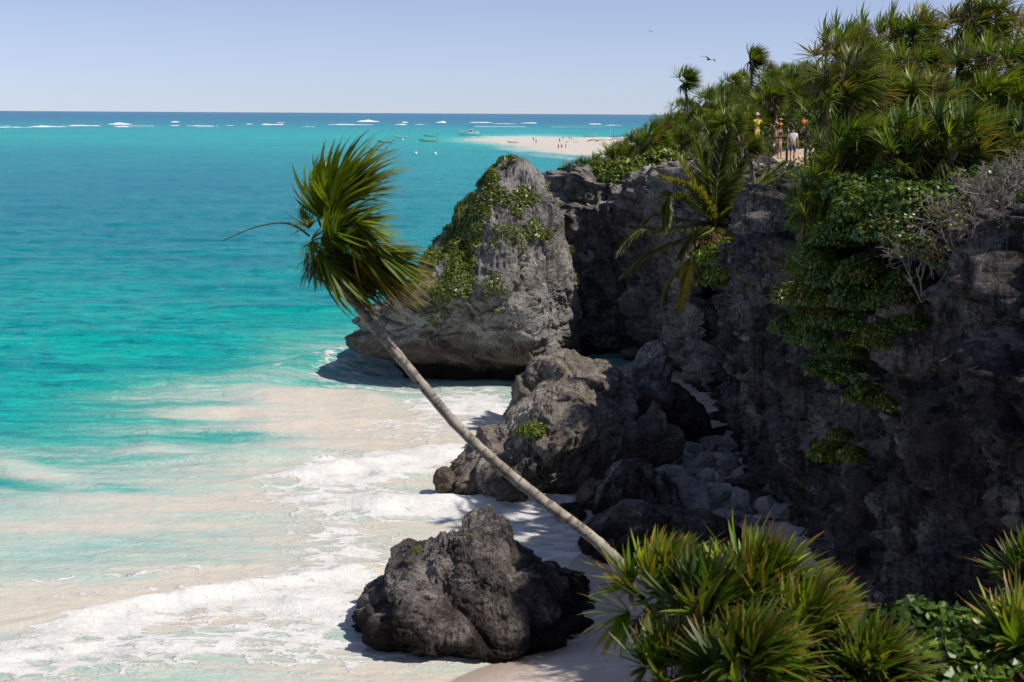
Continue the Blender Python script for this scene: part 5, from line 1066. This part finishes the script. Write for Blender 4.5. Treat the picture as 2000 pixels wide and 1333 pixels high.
MHW = simple('boat_white', (0.88, 0.88, 0.87), .35); MHB = simple('boat_blue', (0.03, 0.28, 0.50), .4); MHY = simple('boat_cream', (0.72, 0.66, 0.42), .5); MHG = simple('boat_grey', (0.50, 0.53, 0.52), .5); MIN = simple('boat_inside', (0.60, 0.62, 0.60), .7); MGL = simple('dark_window', (0.02, 0.03, 0.04), .15)
def hull_mesh(L, Wd, Hh, rise, name, mat, parent, nx=22, inner=True):
    V = []; sec = [(-1, 1), (-.93, .45), (-.6, .08), (0, 0), (.6, .08), (.93, .45), (1, 1)]; sec_in = [(.86, .92), (.78, .4), (0, .22), (-.78, .4), (-.86, .92)]; ring = sec + sec_in; n_ = len(ring)
    for i in range(nx):
        f = i / (nx - 1); w = Wd / 2 * (1 - max(0, (f - .45) / .55) ** 2.2) * (.86 + .14 * min(1, f * 4)) + .015; zt = Hh * (1 + rise * max(0, (f - .3) / .7) ** 2); zk = Hh * .55 * max(0, (f - .72) / .28) ** 2
        for (a, b__) in ring: V.append((-L / 2 + L * f + (0.06 * L * b__ * max(0, (f - .8) / .2)), a * w, zk + (zt - zk) * b__ - .25 * Hh))
    Q = []
    for i in range(nx - 1):
        for k in range(n_): a = i * n_ + k; b__ = i * n_ + (k + 1) % n_; Q.append((a, b__, b__ + n_, a + n_))
    me = bpy.data.meshes.new(name); me.from_pydata(V, [], [tuple(q) for q in Q] + [tuple(range(7)), tuple(range((nx - 1) * n_, (nx - 1) * n_ + 7))]); me.materials.append(mat); o = bpy.data.objects.new(name, me); COL.objects.link(o); o.parent = parent; return o
def box(name, c, s_, mat, parent, bev=0.02):
    bm = bmesh.new(); bmesh.ops.create_cube(bm, size=1)
    for v in bm.verts: v.co = Vector((v.co.x * s_[0] + c[0], v.co.y * s_[1] + c[1], v.co.z * s_[2] + c[2]))
    if bev: bmesh.ops.bevel(bm, geom=bm.edges[:], offset=bev, segments=2, affect='EDGES')
    return bm_obj(name, bm, mat, parent)
def panga(px_, py_, Lpx, mat, label, rz=math.pi, z=0.15, Yfix=None, grp='open motor boats moored off the spit', motor=True):
    p = atz(px_, py_, 0.1); L = Lpx * p[1] / F * 0.88; L = min(L, 9.5); root = empty('motor_boat', (p[0], p[1], z), rz); hull_mesh(L, L * .25, L * .105, .9, 'hull', mat, root)
    for f in (-.18, .08): box('seat', (L * f, 0, L * .06), (.28, L * .2, .05), MIN, root)
    if motor:
        mo = box('outboard_motor', (-L / 2 - .22, 0, L * .105 + .25), (.45, .35, .62), MBLK if mat is not MHW else MBLK, root, .06); box('motor_leg', (-L / 2 - .25, 0, .0), (.16, .12, .9), MHG, mo)
    return tag(root, label, 'boat', grp)
panga(784, 269.8, 31, MHW, 'white open motor boat moored farthest left in front, bow to the left')
panga(752, 279, 33, MHG, 'grey low motor boat just right of the leaning palm crown tip')
panga(738, 294.5, 36, MHG, 'dark low motor boat partly behind the top leaves of the leaning palm')
panga(836, 276.5, 38, MHY, 'cream open motor boat with raised bow, nearest below the tan one')
panga(841, 267, 30, MHY, 'small tan motor boat behind the cream one with raised bow')
for i, (x0, y0, L_, mt, rz, lb) in enumerate([(1002, 282, 24, MHG, math.pi, 'grey boat beached on the wet tip of the spit'), (1152, 267, 30, MHG, 0.2, 'long grey boat moored behind the spit'), (1203, 268, 26, MHB, 0.4, 'blue boat drawn up behind the spit beside the masts'), (1172, 304, 20, MHB, math.pi, 'bright blue boat at the near edge of the spit by the green headland'), (1225, 265, 26, MHG, .1, 'grey boat behind the spit nearest the green headland'), (1162, 279, 26, MHW, 0.1, 'white boat lying on dry sand in the middle of the spit')]):
    panga(x0, y0, L_, mt, lb, rz, 0.75 if y0 > 268 and y0 < 290 else .3, grp='boats beached around the spit', motor=False)
# the cabin cruiser
p = atz(915, 264.5, 0.1); cr = empty('cabin_cruiser', (p[0], p[1], .3), math.pi); L = 40 * p[1] / F; k = L / 12.5
hull_mesh(L, 3.6 * k, 1.7 * k, .75, 'hull', MHW, cr, 26); box('deck', (0.2 * k, 0, 1.05 * k), (10.2 * k, 2.6 * k, .12), MHW, cr)
cb_ = box('cabin', (-1.3 * k, 0, 2.1 * k), (3.2 * k, 2.2 * k, 2.0 * k), MHW, cr, .1); box('window', (-1.3 * k, 1.12 * k, 2.35 * k), (2.4 * k, .05, .7 * k), MGL, cb_, 0); box('window', (-1.3 * k, -1.12 * k, 2.35 * k), (2.4 * k, .05, .7 * k), MGL, cb_, 0); box('window', (.32 * k, 0, 2.35 * k), (.05, 1.7 * k, .7 * k), MGL, cb_, 0)
for sx in (-2.3, -.4):
    for sy in (-.9, .9): box('canopy_post', (sx * k, sy * k, 4.0 * k), (.07, .07, 1.9 * k), MHG, cr, 0)
box('canopy', (-1.35 * k, 0, 5.0 * k), (2.5 * k, 2.1 * k, .22 * k), MHB, cr, .05); box('stern_platform', (-5.3 * k, 0, 1.2 * k), (2.2 * k, 3.1 * k, 1.6 * k), MHW, cr, .15)
tube('bow_rail', spline([(5.6 * k, 0, 3.1 * k), (4 * k, 1.2 * k, 2.6 * k), (1.2 * k, 1.5 * k, 2.1 * k)], 12), .04, MHG, cr, 6); tube('bow_rail', spline([(5.6 * k, 0, 3.1 * k), (4 * k, -1.2 * k, 2.6 * k), (1.2 * k, -1.5 * k, 2.1 * k)], 12), .04, MHG, cr, 6)
tag(cr, 'white cabin cruiser with blue canopy anchored near the tip of the spit', 'boat')
# beach loungers and driftwood, masts
def lounger(px_, py_, label):
    p = atz(px_, py_, .9); root = empty('beach_lounger', p, random.Random(px_).uniform(0, 3)); box('seat', (0, 0, .4), (1.9, .7, .1), MHG, root); o = box('backrest', (-.75, 0, .7), (.1, .7, .75), MHG, root)
    for sx in (-.7, .7):
        for sy in (-.28, .28): box('leg', (sx, sy, .17), (.07, .07, .42), MHG, root, 0)
    return tag(root, label, 'lounger', 'loungers on the spit')
for i, (x0, y0) in enumerate([(1107, 279.5), (1124, 279.5), (1118, 274), (1101, 272)]): lounger(x0, y0, 'grey sunbed on the spit beside the beachgoers, ' + ['front left', 'front right', 'back right', 'back left'][i])
MDW = simple('driftwood', (0.30, 0.22, 0.15), .9)
for i, (x0, y0, x1, y1) in enumerate([(1145, 276, 1170, 279), (1160, 277, 1185, 274), (1185, 275, 1215, 270), (1215, 278, 1235, 270), (1222, 272, 1250, 268), (1195, 272, 1205, 268)]):
    a = atz(x0, y0, 1.2); b_ = atz(x1, y1, 1.2); a[2] = .9; b_[2] = 1.7; b_[1] = a[1] + (b_[1] - a[1]) * .3; b_[0] = at(x1, y1, b_[1])[0]
    o = tube('driftwood', spline([a, (a + b_) / 2 + np.array([0, 2, .5]), b_], 14), np.linspace(.28, .14, 14), MDW, None, 8, a, .4, i); o.location = a
    tag(o, 'grey brown driftwood log on the spit sand, ' + ordn(i) + ' of six', 'driftwood', 'driftwood logs on the spit')
for i, (x0, lb) in enumerate([(1192, 'thin white mast of the left moored boat behind the spit')]):
    p = atz(x0, 267, 0); o = tube('mast', np.array([(0, 0, -.5), (0, 0, 3), (0, 0, 6.5)]), [.09, .08, .05], MHW, None, 8); o.location = p; tag(o, lb, 'mast')
# mooring buoys
for i, (x0, y0) in enumerate([(786, 275), (812, 302.5), (850, 303.5)]):
    p = atz(x0, y0, 0); o = ball('mooring_buoy', (0, 0, 0), .5, MHW, None, (1, 1, 1.2)); o.location = (p[0], p[1], .4); tag(o, 'small white mooring buoy, ' + ['below the white open boat', 'left of the two near the cream boat', 'right of the two near the cream boat'][i], 'buoy', 'mooring buoys')

# ------------------------------------------------------------------ birds
MBD = simple('black_feathers', (0.02, 0.02, 0.022), .7)
def bird(px_, py_, Y_, span, roll_, head, label):
    p = at(px_, py_, Y_); root = empty('seabird', p, head); root.rotation_euler = (0, roll_, head); s_ = span / 2.3
    skin('body', [(0, -.42 * s_, .03), (0, -.28 * s_, .02), (0, 0, 0), (0, .3 * s_, 0), (0.05 * s_, .62 * s_, 0), (-.05 * s_, .62 * s_, 0)], [(0, 1), (1, 2), (2, 3), (3, 4), (3, 5)], [.02 * s_, .05 * s_, .10 * s_, .05 * s_, .015 * s_, .015 * s_], MBD, root, 1, 2)
    for sg in (-1, 1):
        pts = [(0.05, 0, .03, .16), (.35, -.12, .16, .15), (.62, -.10, .20, .12), (.9, .06, .12, .08), (1.15, .22, .02, .015)]; V = []
        for (x, y, z, c) in pts: V += [(sg * x * s_, (y - c) * s_, z * s_ + .012), (sg * x * s_, (y + c) * s_, z * s_), (sg * x * s_, (y + c) * s_, z * s_ - .01), (sg * x * s_, (y - c) * s_, z * s_ - .008)]
        Q = [tuple(i * 4 + j for j in q) for i in range(4) for q in ((0, 1, 5, 4), (1, 2, 6, 5), (2, 3, 7, 6), (3, 0, 4, 7))] + [(0, 3, 2, 1), (16, 17, 18, 19)]
        mesh('wing', V, Q, MBD, False, root)
    ball('beak', (0, -.5 * s_, .02), .02 * s_, MHT, root, (1, 4, 1), 8)
    return tag(root, label, 'bird')
bird(1385, 117, 110, 1.45, .25, .5, 'dark frigatebird gliding between the two lone palms')
bird(1271, 62, 260, 1.1, .3, .4, 'tiny pale seabird high over the horizon, upper left of the dark one')
bird(1373, 97, 320, .9, .1, .4, 'tiny seabird just above the dark frigatebird')
for o in PROT + GR + LT:
    if o.name not in used:
        for c in PARTS[o.name]: bpy.data.objects.remove(c)
        bpy.data.objects.remove(o)
